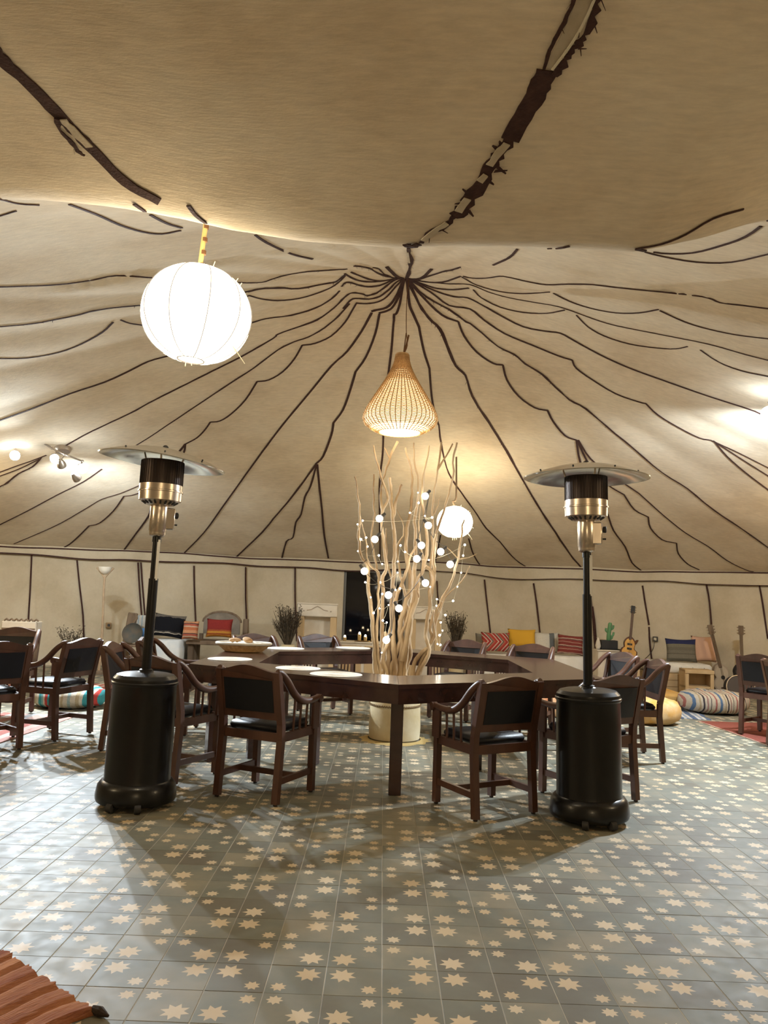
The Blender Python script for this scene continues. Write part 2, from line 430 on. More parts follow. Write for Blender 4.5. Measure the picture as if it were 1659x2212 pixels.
strips = [  # (path, width metres, raggedness)
 (SL([(0,118),(180,112),(290,104),(400,88),(500,69),(640,77)]), .018, .3),
 (SL([(1060,100),(1130,98),(1180,83),(1230,68),(1330,52),(1470,43),(1500,40)]), .016, .7),
 (SL([(0,290),(140,277),(260,255),(345,237),(400,222),(500,207),(620,196)]), .022, .35),
 (SL([(1070,138),(1120,128),(1200,122),(1290,125),(1400,105),(1450,95),(1490,65)]), .028, .6),
 (SL([(0,428),(120,425),(250,402),(350,365),(440,315),(488,270)]), .024, .1),
 (SL([(520,260),(560,275),(620,284)]), .02, .1),
 (SL([(1075,155),(1130,170),(1200,177),(1290,168),(1370,145),(1430,120),(1465,95),(1490,70)]), .022, .1),
 (SL([(0,695),(150,640),(300,580),(450,530),(560,480),(640,440),(730,415)]), .028, .1),
 (SL([(1090,272),(1150,255),(1260,240),(1360,210),(1430,170),(1465,135)]), .024, .3),
 (SL([(265,820),(290,800),(400,740),(560,665),(620,632),(700,590),(860,510),(940,470),(1040,420),(1180,340),(1200,322),(1290,290),(1370,260),(1440,210),(1490,160)]), .024, .25),
 (SL([(540,830),(640,770),(760,690),(880,610),(1000,530),(1100,465),(1200,390),(1270,355),(1330,335),(1400,295),(1460,245),(1510,190)]), .024, .3),
 (SL([(800,797),(850,770),(885,735),(908,702)]), .028, .05),
 (SL([(908,702),(950,697),(1000,665),(1060,605),(1110,527)]), .028, .05),
 (SL([(1110,527),(1160,520),(1220,485),(1270,430),(1305,370)]), .026, .05),
 (SL([(1305,370),(1360,362),(1430,330),(1490,270),(1520,220),(1538,190)]), .024, .05),
 (SL([(800,797),(780,822),(755,850)]), .04, .05), (SL([(800,797),(797,822),(788,850)]), .035, .05),
 (SL([(655,1065),(640,1110),(590,1180),(530,1262)]), .04, .1),
 (SL([(265,1248),(300,1230),(340,1195),(385,1150)]), .035, .05), (SL([(385,1150),(430,1138),(490,1085),(535,1022)]), .03, .05), (SL([(535,1022),(570,1018),(615,1003)]), .02, .05),
 (SL([(60,1228),(150,1190),(260,1140),(380,1070),(440,1035),(520,1010),(610,972)]), .02, .1),
 (SL([(0,1145),(120,1085),(250,1015),(360,960),(440,905)]), .026, .1),
 (SL([(0,918),(70,892),(140,868),(200,845)]), .022, .1), (SL([(0,935),(80,905),(170,862)]), .022, .1),
 (SL([(0,980),(30,965),(80,925),(140,895),(180,855)]), .032, .5),
 (SL([(785,1278),(880,1180),(960,1070),(1060,930),(1170,780),(1240,690),(1340,570),(1430,460),(1500,395),(1560,310),(1605,230)]), .034, .15),
 (SL([(1367,880),(1395,850),(1430,760),(1440,705)]), .04, .05), (SL([(1440,705),(1480,650),(1510,570),(1535,485)]), .038, .05),
 (SL([(1535,485),(1580,420),(1620,320),(1638,235)]), .034, .05),
 (SL([(1367,880),(1310,960),(1240,1050),(1180,1120),(1130,1180),(1020,1285)]), .038, .25),
 (SL([(1367,885),(1340,980),(1317,1025),(1300,1100),(1278,1135),(1265,1200),(1237,1218),(1215,1300)]), .038, .2),
 (SL([(1370,885),(1380,990),(1390,1080),(1400,1190),(1418,1290)]), .04, .1),
 ([(834,878),(831,910),(828,941)], .034, .05), (SR([(217,658),(227,690),(236,716)]), .034, .05),
 (SR([(862,924),(905,1005),(965,1101)]), .036, .05), (SR([(911,924),(975,980),(1036,1016)]), .03, .05), (SR([(974,929),(1040,970),(1101,1011)]), .028, .05),
 (SL([(755,849),(715,950),(655,1066)]), .04, .05), (SL([(640,77),(850,92),(1060,100)]), .018, .05), (SL([(620,196),(850,175),(1070,138)]), .022, .05), (SL([(730,415),(900,340),(1090,272)]), .026, .05),
 (SL([(735,258),(900,230),(1075,155)]), .02, .05),
 # converging into the ring, left half
 (AP([(185,125),(240,160),(320,190),(420,200),(540,190),(640,170),(700,168)]), .026, .15),
 (AP([(240,112),(320,145),(400,175),(500,192),(600,180),(700,170)]), .024, .25),
 (AP([(160,240),(185,210),(240,207),(330,235),(430,243),(530,222),(640,170),(710,170)]), .028, .35),
 (AP([(150,370),(200,325),(250,298),(330,305),(390,322),(470,300),(560,235),(640,180),(715,172)]), .026, .5),
 (AP([(170,440),(230,370),(280,348),(400,355),(500,330),(580,270),(650,200),(718,175)]), .026, .3),
 (AP([(285,390),(380,395),(480,380),(560,335),(640,245),(700,185),(720,175)]), .022, .05),
 (AP([(425,465),(470,452),(560,430),(620,370),(670,280),(710,175)]), .036, .1),
 (AP([(490,480),(560,462),(610,430),(660,350),(690,270),(715,175)]), .032, .1),
 (AP([(620,495),(650,480),(680,390),(700,270),(718,175)]), .034, .05),
 (AP([(270,55),(340,65),(400,75),(470,115),(560,150),(650,168)]), .022, .6),
 (AP([(440,70),(490,85),(540,130),(600,152)]), .014, .8),
 (AP([(560,65),(600,105),(650,150),(700,170)]), .045, .1),
 (SR([(42,240),(42,262),(40,275),(30,400),(15,520),(8,640)]), .034, .1),
 ([(828,940),(827,980),(822,1022),(820,1069),(821,1178),(821,1228)], .034, .1),
 (SR([(97,82),(104,150),(110,200),(125,235),(150,290)]), .038, .05), (SR([(150,290),(170,390),(195,470)]), .036, .05), (SR([(195,470),(205,590),(217,660)]), .034, .05),
 (SR([(236,715),(245,790),(270,900),(300,960),(350,1030),(400,1100),(440,1160),(500,1220),(550,1280),(600,1320),(640,1337)]), .032, .3),
 (SR([(365,1205),(380,1260),(400,1300),(420,1328)]), .035, .05), (SR([(243,1190),(230,1260),(218,1312)]), .035, .05),
 (SR([(97,82),(150,190),(190,250),(240,300),(270,370),(310,460),(350,500),(380,590),(420,655),(470,730),(530,830),(580,920),(620,990),(680,1090),(740,1180),(800,1270),(850,1330)]), .040, .35),
 (SR([(97,82),(170,165),(250,240),(320,268)]), .032, .05), (SR([(320,268),(345,330),(400,400),(470,448),(512,455)]), .030, .05),
 (SR([(512,455),(530,520),(580,590),(650,640),(705,652)]), .030, .05), (SR([(705,652),(730,700),(780,760),(830,780)]), .032, .05),
 (SR([(830,780),(840,850),(862,925)]), .036, .05), (SR([(833,780),(870,860),(912,925)]), .034, .05), (SR([(838,780),(890,860),(975,930)]), .030, .05),
 (SR([(965,1100),(990,1170),(1040,1240),(1070,1310),(1115,1347)]), .034, .05),
 (SR([(1035,1015),(1080,1080),(1140,1112)]), .03, .05), (SR([(1140,1112),(1150,1160),(1200,1210),(1262,1225)]), .03, .05), (SR([(1262,1225),(1270,1270),(1310,1315),(1360,1340)]), .03, .05),
 (SR([(1100,1010),(1200,1100),(1300,1180),(1400,1240),(1480,1300),(1560,1340),(1595,1348)]), .024, .1),
 (SR([(97,80),(180,160),(280,215),(340,260),(390,290),(490,375),(560,410),(610,450),(680,495),(740,550),(800,605),(870,645),(960,720),(1080,820),(1200,920),(1310,990),(1420,1080),(1540,1160),(1659,1245)]), .028, .5),
 (SR([(97,80),(200,140),(280,198),(370,213),(430,260),(520,320),(640,370),(750,415),(812,435)]), .026, .15),
 (SR([(812,435),(830,470),(900,520),(1000,580),(1100,615),(1130,622)]), .024, .05), (SR([(1130,622),(1180,670),(1270,725),(1360,770),(1410,780)]), .024, .05),
 (SR([(1410,780),(1520,830),(1659,900)]), .02, .05), (SR([(1420,782),(1540,860),(1659,935)]), .022, .05), (SR([(1425,785),(1480,850),(1560,920),(1659,995)]), .026, .05),
 (SR([(97,80),(220,135),(300,160),(360,165),(430,200),(500,240),(600,290),(700,310),(760,318),(820,350),(930,410),(1050,465),(1200,520),(1400,590),(1600,655),(1659,690)]), .026, .05),
 (SR([(97,80),(180,110),(230,125),(300,130),(365,123)]), .026, .1), (SR([(385,130),(420,165),(500,205),(600,228),(700,232),(780,218)]), .018, .1),
 (SR([(830,240),(880,290),(950,330),(1060,365),(1180,382),(1260,385),(1310,375)]), .018, .05), (SR([(1365,390),(1440,440),(1540,480),(1659,505)]), .018, .2),
 (SR([(97,80),(170,95),(250,98),(330,72)]), .024, .1), (SR([(335,75),(400,110),(500,138),(600,147),(715,140)]), .014, .1), (SR([(730,145),(800,180),(890,210),(1000,230),(1100,230),(1185,215)]), .018, .1),
 (SR([(1190,220),(1300,270),(1400,300),(1520,325),(1659,342)]), .018, .1),
 (SR([(200,98),(280,105),(370,108),(450,140),(540,165),(650,185),(760,205),(900,255),(1000,285),(1200,325),(1400,365),(1560,410),(1659,435)]), .012, .3),
 (SR([(340,72),(380,80),(440,80),(500,72),(545,78),(620,95),(700,108),(800,106),(900,108),(1000,120),(1150,135),(1300,150),(1400,165),(1450,185),(1550,198),(1659,212)]), .018, .3),
 (UR([(205,1160),(160,1200),(110,1205)]), .04, .1), (UR([(330,1152),(290,1165),(250,1172),(150,1205)]), .022, .6),
 (UR([(575,1074),(540,1110),(470,1143)]), .028, .05), (UR([(705,1072),(760,1068),(800,1059)]), .016, .05),
 (UR([(1085,1072),(1200,1050),(1300,1010),(1420,940),(1550,900)]), .013, .05), (UR([(1090,1072),(1200,1092),(1330,1090),(1450,1060),(1560,1020),(1659,950)]), .026, .05),
 (UR([(1090,1076),(1200,1105),(1350,1130),(1500,1130),(1659,1095)]), .020, .05),
 (UL([(-40,190),(0,243),(60,300),(170,400),(260,500),(380,620),(480,725),(580,810),(690,868)]), .058, .15),
 (UL([(0,857),(80,877),(170,883)]), .02, .05), (UL([(300,880),(420,925),(520,970),(620,1000),(700,1008),(780,993)]), .028, .05),
 (UL([(580,878),(650,925),(720,962),(785,982)]), .030, .05), (UL([(815,885),(850,930),(910,976)]), .03, .05),
 (UL([(1080,996),(1150,1045),(1260,1095),(1350,1117)]), .030, .1), (UL([(0,930),(70,908)]), .014, .05),
 (UR([(700,300),(680,350),(650,410),(600,500),(540,600)]), .072, .15),
 (UR([(545,600),(500,655),(470,700),(430,760),(390,830),(350,890),(300,930)]), .052, .5),
 (UR([(300,930),(270,965),(190,1010),(160,1045)]), .035, .6), (UR([(150,1050),(120,1062),(92,1052)]), .04, .5),
 (UR([(92,1052),(105,1080),(115,1120),(108,1165),(97,1200)]), .045, .6),
]
for i, (p, w, rg) in enumerate(strips): ribbon(p, w*(.72 if w < .05 else 1), ceiling, ragged=rg, seed=100+i)
# pale torn tape under the near strip, with its dark frayed edges
ribbon(UR([(868,-20),(840,60),(800,140),(755,220),(712,290)]), .085, ceiling, 'torn_tape', M_tape, off=.004, taper=(1, .45))
ribbon(UR([(822,-20),(790,60),(750,140),(715,210),(690,290)]), .012, ceiling, off=.010, ragged=.5, seed=5)
ribbon(UR([(922,-20),(905,60),(870,130),(820,200),(770,270),(740,320)]), .024, ceiling, off=.012, ragged=.9, seed=6, dens=7)
ribbon(UR([(905,-10),(860,90),(800,190),(725,290)]), .008, ceiling, 'cord', M_string, off=.014)
for q, w in (([(525,610),(490,655),(455,705)], .030), ([(440,748),(412,775)], .026), ([(360,850),(320,905)], .03), ([(270,955),(215,990),(170,1030)], .024), ([(100,1085),(108,1130)], .018)):
    ribbon(UR(q), w, ceiling, 'torn_tape', M_tape, off=.014, ragged=.3)
ribbon(UL([(275,505),(320,555),(385,625)]), .034, ceiling, 'torn_tape', M_tape, off=.014, ragged=.3)
ribbon(UL([(250,500),(262,550),(300,590),(340,640),(370,660)]), .016, ceiling, off=.016, ragged=.9, dens=6)
# dark strips on the walls
ws = [((67,1197),(64,1270),(60,1335),(58,1400)), ((165,1210),(171,1270),(178,1330),(180,1390)), ((297,1215),(300,1270),(306,1340)), ((303,1215),(307,1270),(313,1340)),
      ((418,1222),(419,1280),(422,1345)), ((530,1225),(530,1290),(534,1380)), ((637,1225),(637,1290),(641,1385)),
      ((1047,1252),(1052,1300),(1060,1370)), ((1153,1260),(1160,1305),(1167,1366)), ((1274,1265),(1280,1320),(1287,1400)), ((1281,1310),(1286,1350),(1290,1400)),
      ((1389,1265),(1396,1310),(1403,1350)), ((1403,1354),(1405,1390),(1409,1425)), ((1527,1262),(1534,1300),(1540,1375)), ((1642,1265),(1650,1310),(1660,1380)), ((944,1255),(946,1290),(951,1330)), ((-55,1190),(-62,1260),(-66,1400)), ((-190,1180),(-200,1260),(-206,1400)), ((1765,1270),(1776,1320),(1786,1410)), ((1890,1275),(1903,1330),(1914,1420))]
for i, p in enumerate(ws):
    o = ribbon(list(p), .027, wall_b if p[0][0] > 870 else wall_b2, surf='wall', ragged=.12, seed=300+i, off=.03)

# ------------------------------------------------------------------ tiled floor
TX, TY = .2436, 2.988
def tile_material():
    M = bpy.data.materials.new('star_tile'); M.use_nodes = True; nt = M.node_tree; N = nt.nodes; L = nt.links
    b = N['Principled BSDF']
    def mth(op, a, bb=None, c=None):
        n = N.new('ShaderNodeMath'); n.operation = op
        for i, v in enumerate((a, bb, c)):
            if v is None: continue
            if isinstance(v, (int, float)): n.inputs[i].default_value = v
            else: L.new(v, n.inputs[i])
        return n.outputs[0]
    g = N.new('ShaderNodeNewGeometry'); sp = N.new('ShaderNodeSeparateXYZ'); L.new(g.outputs['Position'], sp.inputs[0])
    u = mth('DIVIDE', mth('SUBTRACT', sp.outputs[0], TX), .2); v = mth('DIVIDE', mth('SUBTRACT', sp.outputs[1], TY), .2)
    cu, cvv = mth('FLOOR', u), mth('FLOOR', v)
    cb = N.new('ShaderNodeCombineXYZ'); L.new(cu, cb.inputs[0]); L.new(cvv, cb.inputs[1])
    wn = N.new('ShaderNodeTexWhiteNoise'); wn.noise_dimensions = '3D'; L.new(cb.outputs[0], wn.inputs['Vector'])
    pu, pv = mth('PINGPONG', u, 1), mth('PINGPONG', v, 1)
    def star(cx, Rr, rr, rotamt):
        du = mth('MULTIPLY', mth('SUBTRACT', pu, cx), .2); dv = mth('MULTIPLY', mth('SUBTRACT', pv, cx), .2)
        d = mth('SQRT', mth('ADD', mth('MULTIPLY', du, du), mth('MULTIPLY', dv, dv)))
        a = mth('ADD', mth('ARCTAN2', dv, du), mth('MULTIPLY_ADD', wn.outputs['Value'], rotamt, PI/8+2*PI))
        a = mth('PINGPONG', a, PI/8); al = PI/8
        nx, ny = rr*math.sin(al), Rr-rr*math.cos(al)
        q = mth('MULTIPLY', d, mth('ADD', mth('MULTIPLY', mth('COSINE', a), nx), mth('MULTIPLY', mth('SINE', a), ny)))
        return mth('LESS_THAN', q, Rr*nx)
    s = mth('MAXIMUM', star(.305, .050, .0285, .35), star(.775, .030, .0185, .35))
    wn2 = N.new('ShaderNodeTexWhiteNoise'); wn2.noise_dimensions = '3D'
    vm = N.new('ShaderNodeVectorMath'); vm.operation = 'ADD'; vm.inputs[1].default_value = (7.3, 1.9, 4); L.new(cb.outputs[0], vm.inputs[0]); L.new(vm.outputs[0], wn2.inputs['Vector'])
    no = N.new('ShaderNodeTexNoise'); no.inputs['Scale'].default_value = 4; no.inputs['Detail'].default_value = 6; L.new(g.outputs['Position'], no.inputs['Vector'])
    mixv = mth('ADD', mth('MULTIPLY', no.outputs[0], .65), mth('MULTIPLY', wn2.outputs['Value'], .35))
    r1 = N.new('ShaderNodeValToRGB'); L.new(mixv, r1.inputs[0])
    r1.color_ramp.elements[0].position = .3; r1.color_ramp.elements[0].color = (.125, .110, .078, 1)
    r1.color_ramp.elements[1].position = .72; r1.color_ramp.elements[1].color = (.225, .200, .140, 1)
    e = r1.color_ramp.elements.new(.5); e.color = (.150, .152, .118, 1)
    r2 = N.new('ShaderNodeValToRGB'); L.new(wn.outputs['Value'], r2.inputs[0])
    r2.color_ramp.elements[0].color = (.50, .38, .23, 1); r2.color_ramp.elements[1].color = (.56, .46, .32, 1)
    mx = N.new('ShaderNodeMix'); mx.data_type = 'RGBA'; L.new(s, mx.inputs['Factor']); L.new(r1.outputs[0], mx.inputs['A']); L.new(r2.outputs[0], mx.inputs['B'])
    L.new(mx.outputs['Result'], b.inputs['Base Color'])
    b.inputs['Roughness'].default_value = .42; b.inputs['Specular IOR Level'].default_value = .45
    n3 = N.new('ShaderNodeTexNoise'); n3.inputs['Scale'].default_value = 14; L.new(g.outputs['Position'], n3.inputs['Vector'])
    mr = N.new('ShaderNodeMapRange'); mr.inputs['To Min'].default_value = .45; mr.inputs['To Max'].default_value = .7; L.new(n3.outputs[0], mr.inputs[0]); L.new(mr.outputs[0], b.inputs['Roughness'])
    bp = N.new('ShaderNodeBump'); bp.inputs['Strength'].default_value = .08; bp.inputs['Distance'].default_value = .004; L.new(no.outputs[0], bp.inputs['Height']); L.new(bp.outputs[0], b.inputs['Normal'])
    return M
M_tile = tile_material()
M_grout = mat('grout', (.40, .36, .28), .9, col2=(.28, .25, .19), nscale=5)
b = MB(); fl = []
for k in range(120):
    x, y = bound(2*PI*k/120); fl.append((AX+(x-AX)*1.01, AY0+(y-AY0)*1.01))
b.prism(fl, .10, Matrix.Translation((0, 0, -.1011)))
floor = b.build('floor', M_grout, kind='structure', smooth=False)
def tile_geo(bm, cx, cy, dz):
    h, g, c = .0983, .0990, .0010
    lo = [bm.verts.new((cx+sx*h, cy+sy*g, -.0030)) for sx, sy in ((-1, -1), (1, -1), (1, 1), (-1, 1))]
    mid = [bm.verts.new((cx+sx*h, cy+sy*g, -.0006+dz)) for sx, sy in ((-1, -1), (1, -1), (1, 1), (-1, 1))]
    hi = [bm.verts.new((cx+sx*(h-c), cy+sy*(g-c), dz)) for sx, sy in ((-1, -1), (1, -1), (1, 1), (-1, 1))]
    bm.faces.new(hi)
    for A, B in ((lo, mid), (mid, hi)):
        for i in range(4): bm.faces.new((A[i], A[(i+1) % 4], B[(i+1) % 4], B[i]))
cells = []
for i in range(-52, 52):
    for j in range(-40, 60):
        cx, cy = TX+.1+.2*i, TY+.1+.2*j
        if ((cx-AX)/EA)**2+((cy-AY0)/(EBK if cy > AY0 else EFR))**2 < .985: cells.append((cx, cy))
def inview(c):
    d = Vector((c[0], c[1], 0))-CP; k = d.dot(Fv)
    if k < .5: return None
    px = IW/2+FPX*d.dot(Rv)/k; py = IH/2-FPX*d.dot(Uv)/k
    return k if -40 < px < IW+40 and py < IH+40 else None
vis = sorted([(inview(c), c) for c in cells if inview(c)])[:300]
near = {c for _, c in vis}
bm = bmesh.new(); tile_geo(bm, 0, 0, 0); tme = bpy.data.meshes.new('tile'); bm.to_mesh(tme); bm.free(); tme.materials.append(M_tile)
rt = random.Random(3)
for _, c in vis:
    o = bpy.data.objects.new('tile', tme); o.location = (c[0], c[1], rt.uniform(-.0005, .0005)); COL.objects.link(o); o.parent = floor
bm = bmesh.new()
for c in cells:
    if c not in near: tile_geo(bm, c[0], c[1], rt.uniform(-.0005, .0004))
me = bpy.data.meshes.new('tiles'); bm.to_mesh(me); bm.free(); me.materials.append(M_tile)
o = bpy.data.objects.new('tile_field', me); COL.objects.link(o); o.parent = floor; o['kind'] = 'stuff'

# ------------------------------------------------------------------ patio heaters
def heater(name, label, base_px, head_px, hat_tilt, knob_az, pole_r=.027):
    P0 = G(*base_px); P0.z = .0; top = AY(head_px[0], head_px[1], P0.y)
    lean = math.atan2(top.x-P0.x, top.z)
    t = thing(name, label, 'patio heater', P0, group='gas patio heaters', rot=(0, lean, 0))
    # canister housing
    b = MB(); b.lathe([(.238, .035), (.244, .05), (.244, .075), (.236, .125), (.218, .150), (.203, .158), (.200, .175), (.199, .60), (.196, .735), (.200, .748), (.196, .775), (.176, .796), (.150, .803), (.05, .812), (.04, .82)], 56)
    b.build('housing', M_blackp, t, angle=30)
    b = MB(); b.lathe([(.2015, .735), (.206, .742), (.206, .752), (.2005, .758)], 56, caps=False); b.build('rim', M_blackp, t)
    for a in (-110, -70, 20, 160):
        b = MB(); p = Vector((.195*math.cos(R_(a)), .195*math.sin(R_(a)), .028)); M = Matrix.Translation(p) @ Matrix.Rotation(R_(a), 4, 'Z') @ Matrix.Rotation(PI/2, 4, 'X')
        if a < 0: p2 = Vector((.238*math.cos(R_(a)), .238*math.sin(R_(a)), .03)); M = Matrix.Translation(p2) @ Matrix.Rotation(R_(a), 4, 'Z') @ Matrix.Rotation(PI/2, 4, 'X')
        b.lathe([(.012, -.020), (.026, -.018), (.028, 0), (.026, .018), (.012, .020)], 16); b.xf(M); b.box((p.x*1.05, p.y*1.05, .045), (.03, .03, .03))
        b.build('foot', M_rubber, t)
    b = MB(); b.lathe([(.042, .80), (.042, .825), (.030, .832)], 20); b.lathe([(pole_r+.003, .81), (pole_r+.003, 1.40)], 20); b.lathe([(pole_r-.003, 1.39), (pole_r-.003, 1.66)], 20); b.lathe([(pole_r+.002, 1.635), (pole_r+.002, 1.672)], 20)
    b.build('pole', M_blackp, t)
    b = MB(); b.box((.021 if knob_az < 90 else -.021, -.022, 1.52), (.018, .003, .26)); b.build('sticker', mat('sticker_white', (.7, .68, .64), .6), t)
    b = MB(); b.lathe([(.036, 1.668), (.050, 1.678), (.053, 1.692), (.053, 1.705), (.056, 1.71), (.056, 1.875), (.050, 1.89)], 32)
    ca = R_(knob_az); dx, dy = math.cos(ca), math.sin(ca)
    b.box((dx*.06, dy*.06, 1.79), (.075, .075, .14), Matrix.Rotation(ca, 3, 'Z'), .006); b.build('burner_neck', M_steel, t)
    b = MB(); M = Matrix.Translation((dx*.10, dy*.10, 1.815)) @ Matrix.Rotation(ca, 4, 'Z') @ Matrix.Rotation(PI/2, 4, 'Y')
    b.lathe([(.010, 0), (.020, .004), (.021, .022), (.014, .026)], 14, M=M.to_3x3(), c=M.translation); b.build('knob', M_rubber, t)
    M2 = M.to_3x3(); MB().lathe([(.005, 0), (.006, .022)], 10, M=M2, c=Vector((dx*.10, dy*.10, 1.755))).build('igniter_button', M_rubber, t)
    b = MB(); b.lathe([(.052, 1.870), (.080, 1.872), (.118, 1.896), (.134, 1.902), (.136, 1.955), (.142, 1.957), (.142, 1.965), (.136, 1.968), (.136, 2.005), (.05, 2.008)], 48)
    b.build('burner_collar', M_steel, t, angle=30)
    for k in range(20):
        a = 2*PI*k/20; b = MB()
        b.box((.103*math.cos(a), .103*math.sin(a), 1.8855), (.030, .012, .004), Matrix.Rotation(a, 3, 'Z') @ Matrix.Rotation(R_(-33), 3, 'Y')); b.build('vent_slot', M_rubber, t, smooth=False)
    b = MB(); b.lathe([(.1345, 2.003), (.1345, 2.16), (.10, 2.162)], 48)
    for k in range(48):
        a = 2*PI*k/48; b.tube([(.1355*math.cos(a), .1355*math.sin(a), 2.006), (.1355*math.cos(a), .1355*math.sin(a), 2.158)], .0016, 4)
    b.build('burner_screen', M_mesh, t, angle=30)
    MT = Matrix.Translation((0, 0, 2.165)) @ Matrix.Rotation(hat_tilt, 4, 'Y')
    b = MB(); n = 72; prof = [(.02, .075), (.12, .066), (.22, .046), (.32, .016), (.385, -.012), (.400, -.016), (.402, -.010), (.386, -.004), (.32, .022), (.22, .052), (.12, .072), (.02, .081)]
    rings = []
    for r, z in prof:
        rings.append([b.bm.verts.new((r*math.cos(2*PI*k/n), r*math.sin(2*PI*k/n), z+.004*math.sin(6*PI*k/n)*r/.4)) for k in range(n)])
    for i in range(len(prof)):
        j = (i+1) % len(prof)
        for k in range(n): b.bm.faces.new((rings[i][k], rings[i][(k+1) % n], rings[j][(k+1) % n], rings[j][k]))
    b.xf(MT); hat = b.build('reflector_hat', M_hat, t, angle=60)
    for k in range(8):
        a = 2*PI*k/8+.3; b = MB(); b.ball((.33*math.cos(a), .33*math.sin(a), .020), .006, u=8, v=6); b.xf(MT); b.build('rivet', M_rubber, hat)
    b = MB(); b.ball((0, 0, .085), .02, u=10, v=8); b.xf(MT); b.build('wing_nut', M_rubber, hat)
    for a in (40, 160, 280):
        b = MB(); b.tube([(.125*math.cos(R_(a)), .125*math.sin(R_(a)), 2.15), (.15*math.cos(R_(a)), .15*math.sin(R_(a)), 2.225)], .006, 6); b.build('bracket', M_steel, t)
    return t
heater('patio_heater', 'black gas patio heater left of the ring table, reflector hat tilting down to the right', (292, 1737), (349, 1040), R_(5.5), 30)
heater('patio_heater', 'black gas patio heater at the right of the ring table with a level hat', (1273, 1772), (1266, 1080), R_(.4), -15, pole_r=.026)

# ------------------------------------------------------------------ ring table (hexagonal)
HCX, HCY = .125, 7.16; RI, RO = 1.3, 1.88
VA = [R_(a) for a in (-90, -30, 30, 90, 150, 210)]
hv = lambda r, i: Vector((HCX+r*math.cos(VA[i % 6]), HCY+r*math.sin(VA[i % 6]), 0))
table = thing('ring_table', 'dark brown hexagonal ring dining table surrounding the bare branches', 'table', (HCX, HCY, 0))
off = Vector((HCX, HCY, 0))
for i in range(6):
    a, c = hv(RI, i)-off, hv(RI, i+1)-off; d, e = hv(RO, i+1)-off, hv(RO, i)-off
    g = .0015
    cc = (a+c+d+e)/4; sh = lambda p: Vector((cc.x+(p.x-cc.x)*(1-g), cc.y+(p.y-cc.y)*(1-g), 0))
    b = MB(); b.prism([(sh(p).x, sh(p).y) for p in (e, d, c, a)][::1], .032, Matrix.Translation((0, 0, .728)))
    b.build('tabletop', M_woodt, table, smooth=False)
    for rr, nm in ((RO-.012, 'apron'), (RI+.012, 'apron')):
        p, q = hv(rr, i)-off, hv(rr, i+1)-off
        n = Vector(((p+q).x, (p+q).y, 0)).normalized()*(-1 if rr > 1.5 else 1)
        b = MB(); b.prism([(p.x, p.y), (q.x, q.y), (q.x+n.x*.024, q.y+n.y*.024), (p.x+n.x*.024, p.y+n.y*.024)], .10, Matrix.Translation((0, 0, .628)))
        b.build(nm, M_woodt, table, smooth=False)
for i in range(6):
    for rr, ww in ((RO-.22, .085), (RI+.04, .045)):
        p = hv(rr, i)-off; b = MB(); b.box((p.x, p.y, .364), (ww, ww, .728), Matrix.Rotation(VA[i], 3, 'Z'), .004); b.build('leg', M_woodt, table, smooth=False)
for p in ((-.505, 6.35), (.781, 6.36)):
    b = MB(); b.box((p[0]-HCX, p[1]-HCY, .33), (.07, .07, .66), Matrix.Rotation(R_(30 if p[0] > 0 else -30), 3, 'Z'), .004); b.build('leg', M_woodt, table, smooth=False)

